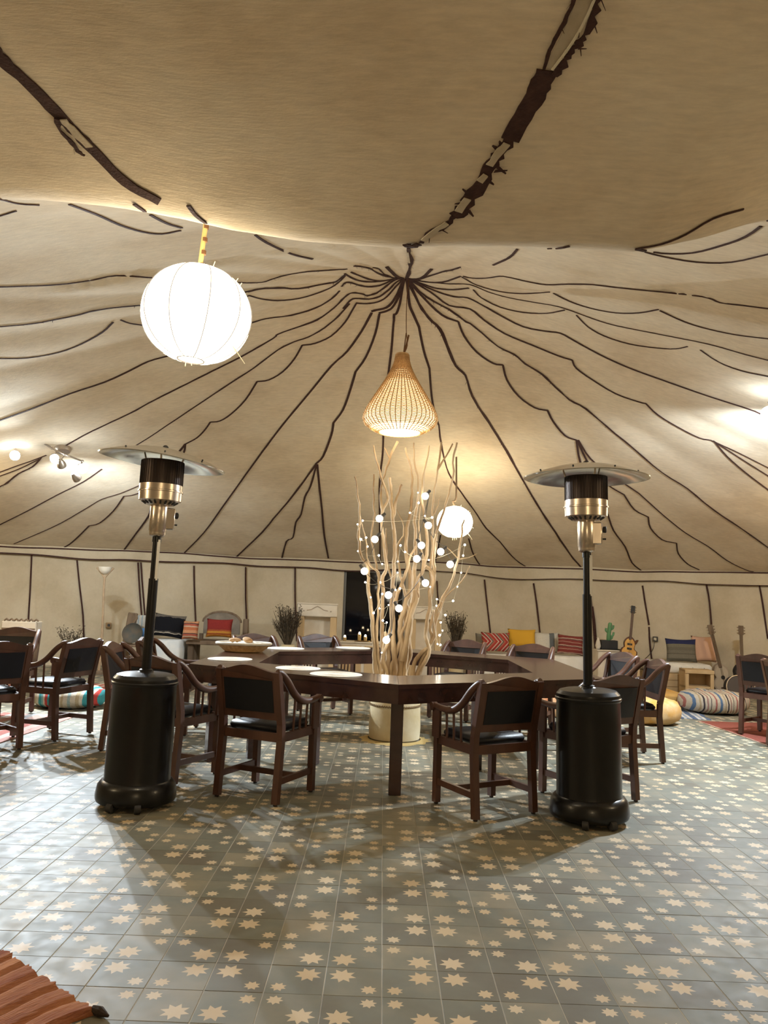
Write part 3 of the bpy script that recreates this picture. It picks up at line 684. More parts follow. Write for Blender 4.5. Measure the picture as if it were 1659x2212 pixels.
# ------------------------------------------------------------------ arm chairs
def make_chair(label):
    t = thing('armchair', label, 'chair')
    W2, DB, DF = .225, -.21, .20
    for s in (-1, 1):
        b = MB()      # rear leg running up into the back post
        pts = [(s*W2, DB-.03, .012), (s*W2, DB, .40), (s*W2, DB-.005, .50), (s*W2, DB-.075, .835)]
        for p, q in zip(pts, pts[1:]):
            b.bar(p, q, .042, .040, up=(0, 1, 0))
        b.build('rear_leg', M_wood, t, smooth=False)
        b = MB(); b.bar((s*W2, DF, .012), (s*W2, DF, .44), .040, .042, up=(0, 1, 0)); b.build('front_leg', M_wood, t, smooth=False)
        b = MB(); b.box((s*(W2+.012), DF, .52), (.024, .085, .19), bev=.004); b.build('arm_support', M_wood, t, smooth=False)
        # sweeping arm
        path = smooth_path([(s*W2, DB-.078, .835), (s*(W2+.006), DB-.045, .825), (s*(W2+.012), DB+.02, .775), (s*(W2+.016), DB+.11, .685), (s*(W2+.018), DB+.21, .632), (s*(W2+.018), DB+.32, .622), (s*(W2+.018), DF+.03, .634)], 4)
        n = len(path); rad = [.020+.006*math.sin(PI*i/(n-1)) for i in range(n)]
        b = MB(); b.tube(path, rad, 8)
        sc = MB
        M = Matrix.Translation((s*(W2+.018)-.024, DF+.032, .624)) @ Matrix.Rotation(PI/2, 4, 'Y')
        b.lathe([(.014, 0), (.028, .004), (.028, .044), (.014, .048)], 14, M=M.to_3x3(), c=M.translation)
        b.build('arm', M_wood, t, angle=50)
        for yy in (-.08, .0, .08):
            zt = .665 if yy < -.05 else (.628 if yy < .05 else .615)
            b = MB(); b.tube([(s*(W2+.008), yy, .44), (s*(W2+.015), yy, zt)], .0085, 8); b.build('spindle', M_wood, t)
        b = MB(); b.bar((s*W2, DB, .415), (s*W2, DF, .415), .055, .022, up=(1, 0, 0)); b.build('side_rail', M_wood, t, smooth=False)
        b = MB(); b.bar((s*W2, DB-.02, .145), (s*W2, DF, .145), .038, .022, up=(1, 0, 0)); b.build('side_stretcher', M_wood, t, smooth=False)
        for yy in (DB-.03, DF):
            b = MB(); b.lathe([(.012, 0), (.015, .004), (.012, .013)], 10, c=(s*W2, yy, 0)); b.build('glide', M_rubber, t)
    b = MB(); b.bar((-W2, 0, .145), (W2, 0, .145), .034, .022, up=(0, 1, 0)); b.build('cross_stretcher', M_wood, t, smooth=False)
    for yy, nm in ((DB, 'rear_rail'), (DF, 'front_rail')):
        b = MB(); b.bar((-W2, yy, .415), (W2, yy, .415), .055, .024, up=(0, 1, 0)); b.build(nm, M_wood, t, smooth=False)
    # crest rail with a raised middle, tilted with the back
    def back_y(z): return DB-.005-(z-.50)*.209
    top = [(x/20*2*W2-W2) for x in range(21)]
    prof = [(x, .822+.042*(math.cos(PI*x/W2*.92)*.5+.5)**1.1) for x in top]
    poly = [(-W2-.022, .775), (W2+.022, .775), (W2+.022, .838)]+[(x, z+.006) for x, z in prof[::-1]]+[(-W2-.022, .838)]
    def plank(poly, th, name, m, yo=0, sm=False):
        b = MB(); b.prism(poly, th)
        for v in b.bm.verts: v.co = Vector((v.co.x, back_y(v.co.y)+yo-th/2+v.co.z-.012*(1-(v.co.x/W2)**2), v.co.y))
        return b.build(name, m, t, smooth=sm)
    plank(poly, .032, 'crest_rail', M_wood)
    plank([(-W2, .525), (W2, .525), (W2, .575), (-W2, .575)], .026, 'back_rail', M_wood)
    bp = plank([(x, .573) for x in [W2*q/6 for q in range(-5, 6)]]+[(x, .778) for x in [W2*q/6 for q in range(5, -6, -1)]], .030, 'back_panel', M_leather, sm=False)
    for s in (-1, 1): plank([(s*W2*.82, .57), (s*W2, .57), (s*W2, .78), (s*W2*.82, .78)][::s], .024, 'back_stile', M_wood)
    b = MB(); b.box((0, -.002, .462), (.40, .385, .055), bev=.022)
    for v in b.bm.verts:
        if v.co.z > .46: v.co.z += .018*(1-(v.co.x/.22)**2)*(1-(v.co.y/.21)**2)
    b.build('seat', M_leather, t, angle=70)
    return t
chair0 = make_chair('')
chairs = [
 (-.735, 5.40, -25, 'dark armchair, back to us, front left of the ring table, left of its front leg', 'r'),
 (.69, 5.24, 29, 'dark armchair, back to us, just right of the ring table front leg', 'r'),
 (-1.48, 5.83, -27, 'dark wooden armchair partly hidden behind the left patio heater canister', 'r'),
 (1.47, 5.64, 30, 'dark wooden armchair mostly hidden behind the right patio heater canister', 'r'),
 (2.20, 7.10, 92, 'dark armchair in side view at the ring table, nearest behind the right heater', 'r'),
 (2.16, 7.86, 108, 'dark wooden armchair at the right table edge in front of the green cactus', 'r'),
 (-2.02, 6.78, -90, 'dark wooden armchair on the left table edge, behind the left heater pole', 'r'),
 (-1.98, 7.58, -90, 'dark wooden armchair on the left table edge, directly left of the bread basket', 'r'),
 (-1.30, 8.64, -150, 'armchair facing us behind the bread basket at the far left of the ring table', 'r'),
 (-.62, 9.04, -150, 'armchair facing us behind the far table edge, in front of the dark doorway', 'r'),
 (.86, 9.03, 150, 'armchair facing us behind the far table edge, just right of the branches', 'r'),
 (1.56, 8.62, 150, 'armchair facing us behind the far table edge, in front of the yellow cushion', 'r'),
 (-3.21, 6.43, 50, 'dark wooden armchair at the left picture edge, the nearer of two seen from behind', 'l'),
 (-2.91, 7.11, 72, 'sunlit brown armchair seen from behind in front of the turquoise striped pouf', 'l'),
 (-3.80, 8.02, -172, 'armchair facing us behind the small side table at the left picture edge', 'l'),
 (4.20, 8.52, -50, 'dark armchair on the red rug at the right, its black back panel in view', 'w'),
 (4.11, 7.70, -88, 'light brown armchair cut by the right picture edge', 'w'),
]
chairs[13] = (-2.91, 7.11, 72, 'brown armchair seen from behind in front of the turquoise striped pouf', 'l')
GN = {'r': 'armchairs around the ring table', 'l': 'armchairs around the left side table', 'w': 'armchairs on the right rug'}
for i, (x, y, a, lab, g) in enumerate(chairs):
    if i == 0: chair0.location = (x, y, 0); chair0.rotation_euler = (0, 0, R_(a)); chair0['label'] = lab; chair0['group'] = GN[g]
    else: dup(chair0, (x, y, .009 if g != 'r' else 0), R_(a), lab, GN[g])

# ------------------------------------------------------------------ on the ring table
TZ = .7602
for px, py, wpx, lab in ((497, 1424, 94, 'round ivory placemat on the left table edge below the bread basket'), (617, 1401, 80, 'round ivory placemat on the far table edge right of the bread basket'),
      (763, 1400, 74, 'round ivory placemat on the far table edge in front of the doorway'), (644, 1444, 96, 'round ivory placemat on the front left table edge, overlapped by a chair back'),
      (726, 1457, 112, 'round ivory placemat nearest the front table corner')):
    p = G(px, py, TZ); r = sz(wpx, p.y)/2
    b = MB(); b.lathe([(r-.006, 0), (r, .002), (r-.003, .005), (r*.9, .004), (.001, .0045)], 48)
    for q in range(3): b.lathe([(r*(.3+.2*q), .0045), (r*(.31+.2*q), .0062), (r*(.32+.2*q), .0045)], 48, caps=False)
    o = b.build('placemat', M_mat); o.location = (p.x, p.y, TZ); tag(o, lab, 'placemat', 'round placemats on the ring table')
p = G(526, 1407, TZ); bk = thing('bread_basket', 'shallow oval straw basket with bread under white cloth on the ring table', 'basket', (p.x, p.y, TZ))
b = MB()
for i in range(9):
    t = i/8; r = .18+.075*t; b.tube([(r*math.cos(2*PI*k/40)*1.0, r*.72*math.sin(2*PI*k/40), .006+.062*t+.0015*math.sin(k*PI)) for k in range(41)], .0062, 6)
b.lathe([(.001, .004), (.18, .004), (.186, .010)], 40)
for v in b.bm.verts: pass
b.build('wicker_body', M_straw, bk)
b = MB(); b.tube([(.262*math.cos(2*PI*k/40), .262*.72*math.sin(2*PI*k/40), .078) for k in range(41)], .013, 8); b.build('rim', M_white, bk)
b = MB(); rr = random.Random(4); n = 22
gv = [[b.bm.verts.new((.235*u/10*math.cos(2*PI*k/n), .235*.7*u/10*math.sin(2*PI*k/n), .050+.034*(1-(u/10)**3)+.014*rr.random()*(u < 10))) for k in range(n)] for u in range(1, 11)]
c0 = b.bm.verts.new((0, 0, .09))
for k in range(n): b.bm.faces.new((c0, gv[0][k], gv[0][(k+1) % n]))
for u in range(9):
    for k in range(n): b.bm.faces.new((gv[u][k], gv[u+1][k], gv[u+1][(k+1) % n], gv[u][(k+1) % n]))
b.build('cloth', M_white, bk)
M_bread = mat('bread_crust', (.45, .26, .12), .8, col2=(.62, .42, .24), nscale=12, bump=.4)
for dx, dy, dz, rz, lab in ((-.09, .01, .105, .3, 'dark crusted flat bread in the straw basket'), (.04, -.03, .112, -.6, 'light round bread roll in the straw basket, leaning upward')):
    o = MB().ball((0, 0, 0), .05, (1.2, .8, .42), 14, 8).build('bread', M_bread); o.location = (p.x+dx, p.y+dy, TZ+dz); o.rotation_euler = (.2, .3*(dx > 0), rz); tag(o, lab, 'bread')

# ------------------------------------------------------------------ branches in a pot, string lights
BC = Vector((.152, 7.56, 0))
pot = thing('branch_pot', 'pale leather-banded clay pot standing in the centre of the ring table', 'pot', BC)
MB().lathe([(.215, 0), (.238, .02), (.245, .12), (.240, .26), (.236, .36), (.225, .50), (.215, .56), (.222, .575), (.205, .58), (.195, .56), (.19, .50), (.001, .49)], 48).build('pot_body', M_clay, pot)
b = MB()
for k in range(64):
    a = 2*PI*k/64; b.tube([(.242*math.cos(a), .242*math.sin(a), .318), (.243*math.cos(a+.05), .243*math.sin(a+.05), .336)], .0045, 5)
b.tube([(.241*math.cos(2*PI*k/48), .241*math.sin(2*PI*k/48), .326) for k in range(49)], .006, 6); b.build('rope_band', mat('rope', (.20, .13, .06), .9, bump=.5, bscale=60), pot)
b = MB(); n = 40; rr = random.Random(8)
v0 = [b.bm.verts.new(((.25+.0)*math.cos(2*PI*k/n), .25*math.sin(2*PI*k/n), .012)) for k in range(n)]
v1 = [b.bm.verts.new(((q := .30+.05*rr.random())*math.cos(2*PI*k/n), q*math.sin(2*PI*k/n), .001)) for k in range(n)]
for k in range(n): b.bm.faces.new((v0[k], v0[(k+1) % n], v1[(k+1) % n], v1[k]))
o = b.build('sand_spill', mat('yellow_sand', (.50, .36, .14), .95, bump=.5, bscale=90)); o.location = BC; tag(o, 'yellow sand spilled around the foot of the clay pot', 'sand'); o['kind'] = 'stuff'
CR = lambda x, y: (740+x/4.022, 930+y/4.022)
branches = [
 ([(285,2080),(280,1900),(265,1700),(240,1500),(225,1320),(215,1180),(170,1100),(140,1000),(140,850),(150,730),(135,560),(108,400)], 21, 6, -.12),
 ([(330,2080),(310,1950),(305,1750),(310,1550),(310,1300),(300,1230),(240,1170),(205,1040),(205,930),(160,790)], 15, 4, -.16),
 ([(350,2080),(350,1900),(340,1700),(350,1500),(350,1300),(375,1180),(360,1000),(345,850),(345,700),(395,590),(335,400),(320,360)], 18, 9, .0),
 ([(330,1300),(300,1200),(275,1050),(255,900),(275,720),(268,560),(262,380)], 9, 6, .05),
 ([(400,2080),(395,1850),(420,1700),(425,1500),(440,1300),(450,1100),(450,900),(430,700),(425,550),(410,410)], 20, 13, .08),
 ([(440,760),(450,680),(470,580),(515,470)], 14, 11, .08),
 ([(460,2080),(440,1900),(430,1750),(440,1600),(470,1450),(520,1330),(560,1200),(600,1080),(640,1000)], 24, 8, -.10),
 ([(500,2080),(520,1900),(500,1700),(540,1550),(580,1400),(590,1250),(560,1100),(550,950),(580,750),(600,600),(600,370),(545,150)], 26, 9, .02),
 ([(540,2080),(560,1850),(590,1700),(600,1550),(620,1400),(620,1200),(640,1050),(630,800),(650,650),(655,450),(625,250),(620,105)], 28, 6, .14),
 ([(520,2000),(560,1800),(600,1600),(650,1450),(660,1300),(700,1200),(740,950),(700,700),(690,480),(720,300),(755,130)], 22, 7, -.04),
 ([(620,2080),(640,1990),(700,1920),(760,1860),(800,1760),(810,1600),(860,1480),(930,1360),(980,1200),(1010,1050),(1040,900),(1045,830),(1060,775)], 18, 6, -.08),
 ([(680,2080),(710,2010),(755,1900),(725,1800),(740,1650),(760,1480),(800,1300),(790,1150),(800,1000),(810,900)], 19, 11, -.12),
 ([(660,2080),(700,1960),(770,1850),(770,1700),(790,1560)], 16, 11, -.02),
 ([(800,1700),(850,1560),(900,1450),(980,1370),(1050,1290),(1105,1175)], 10, 4, -.10),
 ([(745,1600),(760,1400),(770,1200),(780,1000),(780,700),(800,500),(830,330),(855,100)], 12, 8, .10),
 ([(790,730),(830,640),(860,570)], 6, 4, .10), ([(830,340),(900,220),(960,115)], 8, 6, .10),
 ([(800,1100),(820,900),(900,650),(940,480),(965,380),(965,250),(995,105)], 11, 8, .16),
 ([(345,700),(330,560),(350,450),(370,380),(405,250),(480,95)], 11, 11, .04), ([(405,245),(360,150)], 8, 5, .04), ([(335,400),(290,230),(268,130)], 9, 7, .0),
 ([(1000,1115),(940,1050),(890,1005)], 5, 4, -.08), ([(1005,1118),(1090,1105),(1165,1070)], 5, 4, -.08),
 ([(380,2080),(360,1960),(390,1850),(370,1750)], 15, 12, -.14), ([(590,1700),(560,1500),(520,1330),(490,1200),(480,1000),(540,880),(470,680)], 14, 4, .12),
 ([(720,1180),(760,1210),(800,1260)], 14, 15, -.12), ([(660,1450),(650,1380),(665,1320)], 9, 9, -.15),
 ([(560,2080),(590,1950),(580,1800),(540,1650),(560,1500)], 18, 10, .15), ([(420,2080),(460,1960),(500,1830),(540,1700),(600,1500)], 18, 10, -.02),
 ([(470,1500),(450,1350),(400,1200),(380,1000),(370,850)], 11, 5, .10), ([(700,1200),(690,1050),(660,800),(690,600),(710,350)], 8, 5, .0),
]
bt = thing('branch_bundle', 'tall bundle of bleached bare branches rising from the central pot, hung with lights', 'branches', BC)
rr = random.Random(21)
for pts, w0, w1, dy in branches:
    W3 = []; n = len(pts)
    for i, q in enumerate(pts):
        px, py = CR(*q); Yb = 7.56+dy*(min(1, max(.25, (2100-q[1])/900))) ; p = AY(px, py, Yb)-BC; W3.append(p)
    rooted = pts[0][1] > 2050
    if rooted:
        f = W3[0]; k = min(1, .16/max(.01, math.hypot(f.x, f.y))); W3.insert(0, Vector((f.x*k, f.y*k, .50)))
    S = smooth_path(W3, 4); m_ = len(S)
    for i, s in enumerate(S): s += Vector((noise.noise(s*9), noise.noise(s*9+Vector((5, 5, 5))), 0))*.016+Vector((noise.noise(s*24), 0, 0))*.006
    rad = [1.12*lerp(sz(w0, 7.5)/4.022, sz(w1, 7.5)/4.022, i/(m_-1))*(1+.22*noise.noise(s*14)) for i, s in enumerate(S)]
    MB().tube(S, rad, 9).build('branch', M_pale, bt)
M_bulb = mat('lit_bulb', (1, 1, 1), .4, emit=(1, .93, .78), es=7)
M_bulbs = mat('lit_fairy_bulb', (1, 1, 1), .4, emit=(1, .93, .80), es=9)
fs = thing('festoon_lights', 'string of round globe bulbs with dark sockets hung in the branches', 'string lights', BC)
bmesh_ball = MB().ball((0, 0, 0), .034, u=14, v=10).build('globe_bulb', M_bulb, fs); bd = bmesh_ball.data
globes = [(320,765),(280,945),(190,1222),(398,1430),(490,1545),(380,1820),(720,1325),(645,1115),(685,998),(718,570),(745,825),(852,1053),(935,1163)]
gy = [7.36, 7.38, 7.36, 7.36, 7.34, 7.38, 7.34, 7.36, 7.36, 7.44, 7.40, 7.42, 7.42]
gp = []
for i, (q, Y) in enumerate(zip(globes, gy)):
    p = AY(*CR(*q), Y)-BC; gp.append(p)
    o = bmesh_ball if i == 0 else bmesh_ball.copy()
    if i: COL.objects.link(o)
    o.location = p; o.parent = fs
    d = Vector(((-1, 1)[i % 2]*.6 if i not in (0, 11, 12) else .8, .2, .8)).normalized(); gp[-1] = p+d*.07
    MB().tube([p+d*.030, p+d*.040, p+d*.075], [.014, .016, .015], 10).build('bulb_socket', M_dkplastic, fs)
order = [0, 1, 2, 3, 5, 4, 6, 7, 8, 9, 10, 11, 12]
pth = []
for a, c in zip(order, order[1:]):
    A, B = gp[a], gp[c]
    for k in range(8):
        t = k/8; s = A.lerp(B, t); s.z -= .05*math.sin(PI*t); s.y += .05*math.sin(PI*t); pth.append(s)
pth.append(gp[order[-1]])
MB().tube(pth, .0032, 5).build('cord', M_dkplastic, fs)
ff = thing('fairy_lights', 'string of tiny warm fairy lights wound around the branches', 'string lights', BC)
fa = [(655,540),(660,628),(585,715),(715,742),(778,755),(175,783),(130,815),(160,945),(205,930),(218,1008),(133,1048),(315,1085),(345,1160),(480,1138),(503,998),(543,1055),(750,1125),(1062,993),(1048,1087),(1030,1235),(998,1357),(960,1480),(820,1465),(815,1522),(893,1603),(853,1667),(868,1738),(843,1778),(850,1862),(825,1855),(762,1358),(498,1372),(460,1385),(478,1235),(327,1320),(197,1318),(245,1450),(270,1585),(345,1420),(320,1545),(400,1515),(350,1650),(383,1668),(340,1930),(395,1790)]
fb = MB().ball((0, 0, 0), .0085, u=10, v=8).build('fairy_bulb', M_bulbs, ff); fp = []
for i, q in enumerate(fa):
    p = AY(*CR(*q), 7.38+.06*math.sin(i*2.1))-BC; fp.append(p)
    o = fb if i == 0 else fb.copy()
    if i: COL.objects.link(o)
    o.location = p; o.parent = ff; s = .75+.55*((i*37) % 10)/10; o.scale = (s, s, s)
pth = []
for A, B in zip(fp, fp[1:]):
    for k in range(5):
        t = k/5; s = A.lerp(B, t); s.y += .04*math.sin(PI*t); s.z -= .02*math.sin(PI*t); pth.append(s)
MB().tube(pth+[fp[-1]], .0014, 4).build('wire', M_string, ff)

# ------------------------------------------------------------------ hanging lamps
M_added_paper = mat('added_lit_paper', (.95, .9, .8), .8, emit=WARM, es=ADDED_LANTERN_L)
M_rib = mat('lantern_rib', (.03, .02, .012), .9, spec=.1, emit=(1, .86, .66), es=.26)  # faint glow put into the ribs and rim so they read grey
def lantern(label, px, py, Y, wpx, hpx, tilt, mp, name='paper_lantern'):
    c = AY(px, py, Y); a = sz(wpx, Y)/2; h = sz(hpx, Y)/2
    t = thing(name, label, 'lamp', c, group='round paper lanterns')
    Mt = Matrix.Rotation(tilt, 4, 'Y')
    b = MB(); prof = []
    for i in range(25):
        f = PI*i/24; z = -math.cos(f); r = math.sin(f)
        prof.append((max(.001, a*r**.92), h*z*(.98 if z < 0 else 1)))
    prof = [q for q in prof if q[0] > a*.20 or q[1] > 0]
    prof[0] = (a*.24, prof[0][1]); b.lathe(prof, 44, caps=False); b.xf(Mt); b.build('paper_shade', mp, t, angle=80)
    for k in range(10):
        f0 = 2*PI*k/10+.05*math.sin(k*5)+.1; q = []
        for r, z in prof: q.append(Mt @ Vector((r*1.008*math.cos(f0), r*1.008*math.sin(f0), z)))
        MB().tube(q, .0026 if Y < 5 else .0016, 5).build('rib', M_rib, t)
    b = MB(); b.tube([Mt @ Vector((a*.24*math.cos(2*PI*k/24), a*.24*math.sin(2*PI*k/24), prof[0][1])) for k in range(25)], .004, 5); b.build('rim', M_rib, t)
    rr = random.Random(2)
    b = MB()
    for ax, az, L in ((.25, .80, .07), (.72, .62, .03), (.80, .5, .035), (.98, -.3, .02), (.78, -.72, .10), (.72, -.66, .05), (-.45, -.85, .02), (-.1, -.99, .04), (0, -.99, .035), (.1, -.98, .03), (-.9, .1, .02)):
        p = Vector((ax*a, -.2*a, az*h)); d = Vector((ax*.4+.2*rr.random(), 0, (az if az < 0 else .9))).normalized(); b.tube([p*.95, p+d*L*(a/.28)], .0022, 4)
    b.build('loose_fibres', M_string, t)
    return t, c, a, h
t1, c1, a1, h1 = lantern('large glowing round paper lantern with vertical ribs hanging at the upper left', 425, 681, 3.8, 241, 218, R_(4), mat('lit_paper_dim', (.95, .9, .8), .8, emit=(1, .86, .62), es=5.5))
zr = roof(c1.x, c1.y)
b = MB(); top = Vector((.025, .0, zr-c1.z+.02)); b.tube([(0, 0, h1*.97), top], .0125, 12); b.build('bamboo_rod', M_bamboo, t1)
for k in range(4):
    z = h1+.015+k*.068; x = .025*(z/top.z)
    if z < top.z-.02: MB().tube([(x, 0, z-.010), (x, 0, z+.010)], .0142, 12).build('wrap', M_knot, t1)
t2, c2, a2, h2 = lantern('smaller glowing round paper lantern hanging right of the branches, far back', 982, 1128, 10.5, 78, 70, 0, mat('lit_paper_far', (.95, .9, .8), .8, emit=(1, .83, .56), es=12))
zr = roof(c2.x, c2.y); b = MB(); b.tube(smooth_path([(0, 0, h2*.95), (-.03, 0, h2+.07), (.012, 0, h2+.12), (0, 0, zr-c2.z+.01)], 3), .012, 8); b.build('twisted_cord', M_oldwood, t2)

# added lanterns out of view, put in to brighten the roof and walls
added_lantern = dup(t2, (0, 0, -50), 0, '')
for c in added_lantern.children:
    if c.name.startswith('paper_shade'): c.data = c.data.copy(); c.data.materials[0] = M_added_paper
for k, (x, y, z, lab) in enumerate(((-5.7, 9.3, 2.55, 'added unseen paper lantern over the left seating, brightening roof and wall'), (5.8, 9.4, 2.55, 'added unseen paper lantern over the right seating, brightening roof and wall'),
        (-4.6, 3.0, 2.45, 'added unseen paper lantern left of the camera, brightening the roof'), (4.6, 3.2, 2.45, 'added unseen paper lantern right of the camera, brightening the roof'), (.6, -2.0, 2.15, 'added unseen paper lantern behind the camera, brightening the near roof'))):
    o = added_lantern if k == 0 else dup(added_lantern, (x, y, z), 0, lab); zr = roof(x, y)
    if k == 0: o.location = (x, y, z); o['label'] = lab
    for c in o.children:
        if c.name.startswith('twisted_cord'): c.scale = (1, 1, (zr-z)/(roof(c2.x, c2.y)-c2.z))
# woven pendant
WC = AY(866, 855, 7.3); zt_, zb_ = AY(866, 767, 7.3).z-WC.z, AY(866, 936, 7.3).z-WC.z
wl = thing('wicker_pendant', 'woven straw pendant lamp shaped like an onion dome, glowing above the branches', 'lamp', WC)
prof = [(0, .062), (.06, .066), (.18, .092), (.32, .150), (.46, .215), (.58, .272), (.68, .318), (.77, .350), (.83, .357), (.89, .340), (.95, .280), (1.0, .195)]
pr = lambda t: interp(prof, t)*1.0
H = zt_-zb_
M_weave = mat('lit_weave', (.58, .35, .14), .75, col2=(.76, .54, .28), nscale=25, emit=(1, .62, .26), es=.05)
b = MB(); n = 44
for k in range(n):
    f = 2*PI*k/n; q = [((pr(t/14)+.003)*math.cos(f), (pr(t/14)+.003)*math.sin(f), zt_-H*t/14) for t in range(15)]
    b.tube(q, .0042, 5)
o = b.build('stakes', mat('stake_brown', (.34, .18, .07), .8, col2=(.5, .3, .12), nscale=30), wl); o['kind'] = 'stuff'
b = MB(); rows = 62; rr = random.Random(5)
for i in range(rows):
    t = (i+.5)/rows; 
    pass
    r = pr(t); seg = n*2
    q = [((r+.0045*math.cos(PI*k+PI*i)*1.0)*math.cos(2*PI*(k+.5*0)/seg), (r+.0045*math.cos(PI*k/1+PI*i))*math.sin(2*PI*k/seg), zt_-H*t+.0012*rr.uniform(-1, 1)) for k in range(seg+1)]
    b.tube(q, .0034 if t > .35 else .0046, 4, caps=False)
o = b.build('woven_strands', M_weave, wl); o['kind'] = 'stuff'
MB().lathe([(.062, zt_-.012), (.070, zt_), (.062, zt_+.012), (.03, zt_+.014)], 28).build('top_collar', M_straw, wl)
M_lin = mat('lit_lining', (.9, .85, .75), .8, emit=(1, .80, .46), es=.9)  # bulb light inside the shade put in as the lining's own glow
MB().lathe([(pr(t/16)-.016, zt_-H*t/16) for t in range(3, 16)], 44, caps=False).build('lining', M_lin, wl)
M_opening = mat('lit_opening', (1, 1, 1), .8, emit=(1, .88, .66), es=5)  # glowing disc across the open bottom, standing for the bright inside
MB().lathe([(.001, zb_-.002), (.13, zb_-.001), (.186, zb_+.004), (.186, zb_+.010), (.001, zb_+.008)], 44).build('opening_glow', M_opening, wl)
MB().ball((.07, -.20, -.06), .045, u=16, v=12).build('bulb', mat('pendant_bulb', (1, 1, 1), .4, emit=(1, .9, .72), es=20), wl)
b = MB(); b.tube(smooth_path([(.04, 0, roof(WC.x, WC.y)-WC.z), (.025, 0, zt_+.55), (.03, 0, zt_+.25), (.045, 0, zt_+.10), (.01, 0, zt_)], 4), .0045, 6); b.tube([(.055, 0, zt_+.20), (.035, 0, zt_+.10), (.008, 0, zt_)], .010, 6); b.tube([(.03, 0, zt_+.22), (.01, 0, zt_)], .006, 6); b.build('cord', M_knot, wl)

# ------------------------------------------------------------------ spot fixtures on the tent roof
M_opal = mat('lit_opal_glass', (1, 1, 1), .4, emit=SPOT_COL, es=20)
M_frost = mat('frosted_shade', (.8, .8, .78), .4, emit=(.95, .97, 1), es=.7)
M_sat = mat('satin_metal', (.42, .36, .30), .4, metal=.8)
def spot_fixture(label, base_px, heads, joints):
    h = hit_roof(*base_px); Y = h.y-.02
    t = thing('spot_light_bar', label, 'lamp', h, group='ceiling spot bars')
    e = .05; nx = (roof(h.x+e, h.y)-roof(h.x-e, h.y))/(2*e); ny = (roof(h.x, h.y+e)-roof(h.x, h.y-e))/(2*e)
    nrm = Vector((nx, ny, -1)).normalized(); Q = nrm.to_track_quat('Z', 'Y').to_matrix()
    b = MB(); b.lathe([(.10, -.01), (.10, .03), (.085, .055), (.03, .062)], 28, M=Q); b.build('mount_plate', M_sat, t)
    J = [AY(q[0], q[1], Y-.12)-h for q in joints]
    b = MB(); b.tube(J, .011, 8)
    for q in J: b.ball(q, .018, u=10, v=8)
    b.build('bar', M_sat, t)
    for (px, py), aim, lit, r in heads:
        p = AY(px, py, Y-.16)-h; k = min(J, key=lambda q: (q-p).length)
        near_ = min([J[i].lerp(J[i+1], s/6) for i in range(len(J)-1) for s in range(7)], key=lambda q: (q-p).length)
        d = (Vector(aim)-(h+p)).normalized(); Qd = d.to_track_quat('Z', 'Y').to_matrix()
        hd_ = MB().lathe([(.018, -.075), (.030, -.055), (.050, .0), (.056, .045), (.050, .048), (.02, .03)], 20, M=Qd, c=p).build('spot_head', M_frost if not lit else M_sat, t)
        b = MB(); b.lathe([(.001, .046), (.030, .050), (.046, .040), (.051, .030)], 20, M=Qd, c=p, caps=False)
        b.build('lens', M_opal if lit else M_frost, hd_)
        b = MB(); b.tube([near_, (near_+p)/2+Vector((0, 0, .02)), p-d*.06], .007, 6); b.build('bracket', M_sat, t)
        if lit:
            gl = MB().ball(p+d*.03, r, u=14, v=10).build('bulb', M_opal, t)
            spot_lamp('spot_lamp', h+p+d*(r+.05), aim, SPOT_W*lit, 120, blend=.75)
    return t
spot_fixture('bar of four lit white ceiling spots on the left tent slope', (136, 968),
   [((33, 982), (-3.0, 4.8, 0), 1.0, .060), ((117, 988), (-1.9, 6.4, 0), .9, .055), ((132, 1001), (-4.4, 12.6, 1.0), .22, .045), ((176, 1010), (-.4, 6.2, 0), 1.0, .060), ((163, 1030), (-3.2, 12.2, 1.4), .18, .045)],
   [(30, 963), (86, 953), (112, 968), (140, 982), (178, 996)])
spot_fixture('bar of lit ceiling spots at the right picture edge', (1690, 868),
   [((1664, 888), (1.2, 7.6, 0), 1.0, .07), ((1700, 905), (3.0, 6.8, 0), 1.0, .045), ((1740, 920), (3.6, 12.2, 1.4), .45, .045)],
   [(1662, 870), (1700, 880), (1745, 900)])

# ------------------------------------------------------------------ cushions, poufs, rugs
def cushion(name, label, m, px, py, Y, wpx, hpx, tilt=14, rz=0, thick=.13, group='cushions along the back wall', cat='cushion', roll=0):
    c = AY(px, py, Y); w, h = sz(wpx, Y)/2, sz(hpx, Y)/2
    b = MB(); n = 12
    def f(u, v, s):
        k = (1-abs(u)**3.5)*(1-abs(v)**3.5); pin = 1-.07*(1-abs(v)**2)*abs(u)**8
        pv = 1-.10*(1-abs(u)**2)*abs(v)**8
        return Vector((u*w*pin, s*(thick/2*k**.55+.003), v*h*pv))
    for s in (-1, 1):
        g = [[b.bm.verts.new(f(-1+2*i/n, -1+2*j/n, s)) for j in range(n+1)] for i in range(n+1)]
        for i in range(n):
            for j in range(n): b.bm.faces.new((g[i][j], g[i+1][j], g[i+1][j+1], g[i][j+1]))
    bmesh.ops.remove_doubles(b.bm, verts=b.bm.verts, dist=.0075)
    o = b.build(name, m, angle=80); o.location = c; o.rotation_euler = (R_(-tilt), R_(roll), R_(rz)); tag(o, label, cat, group); return o
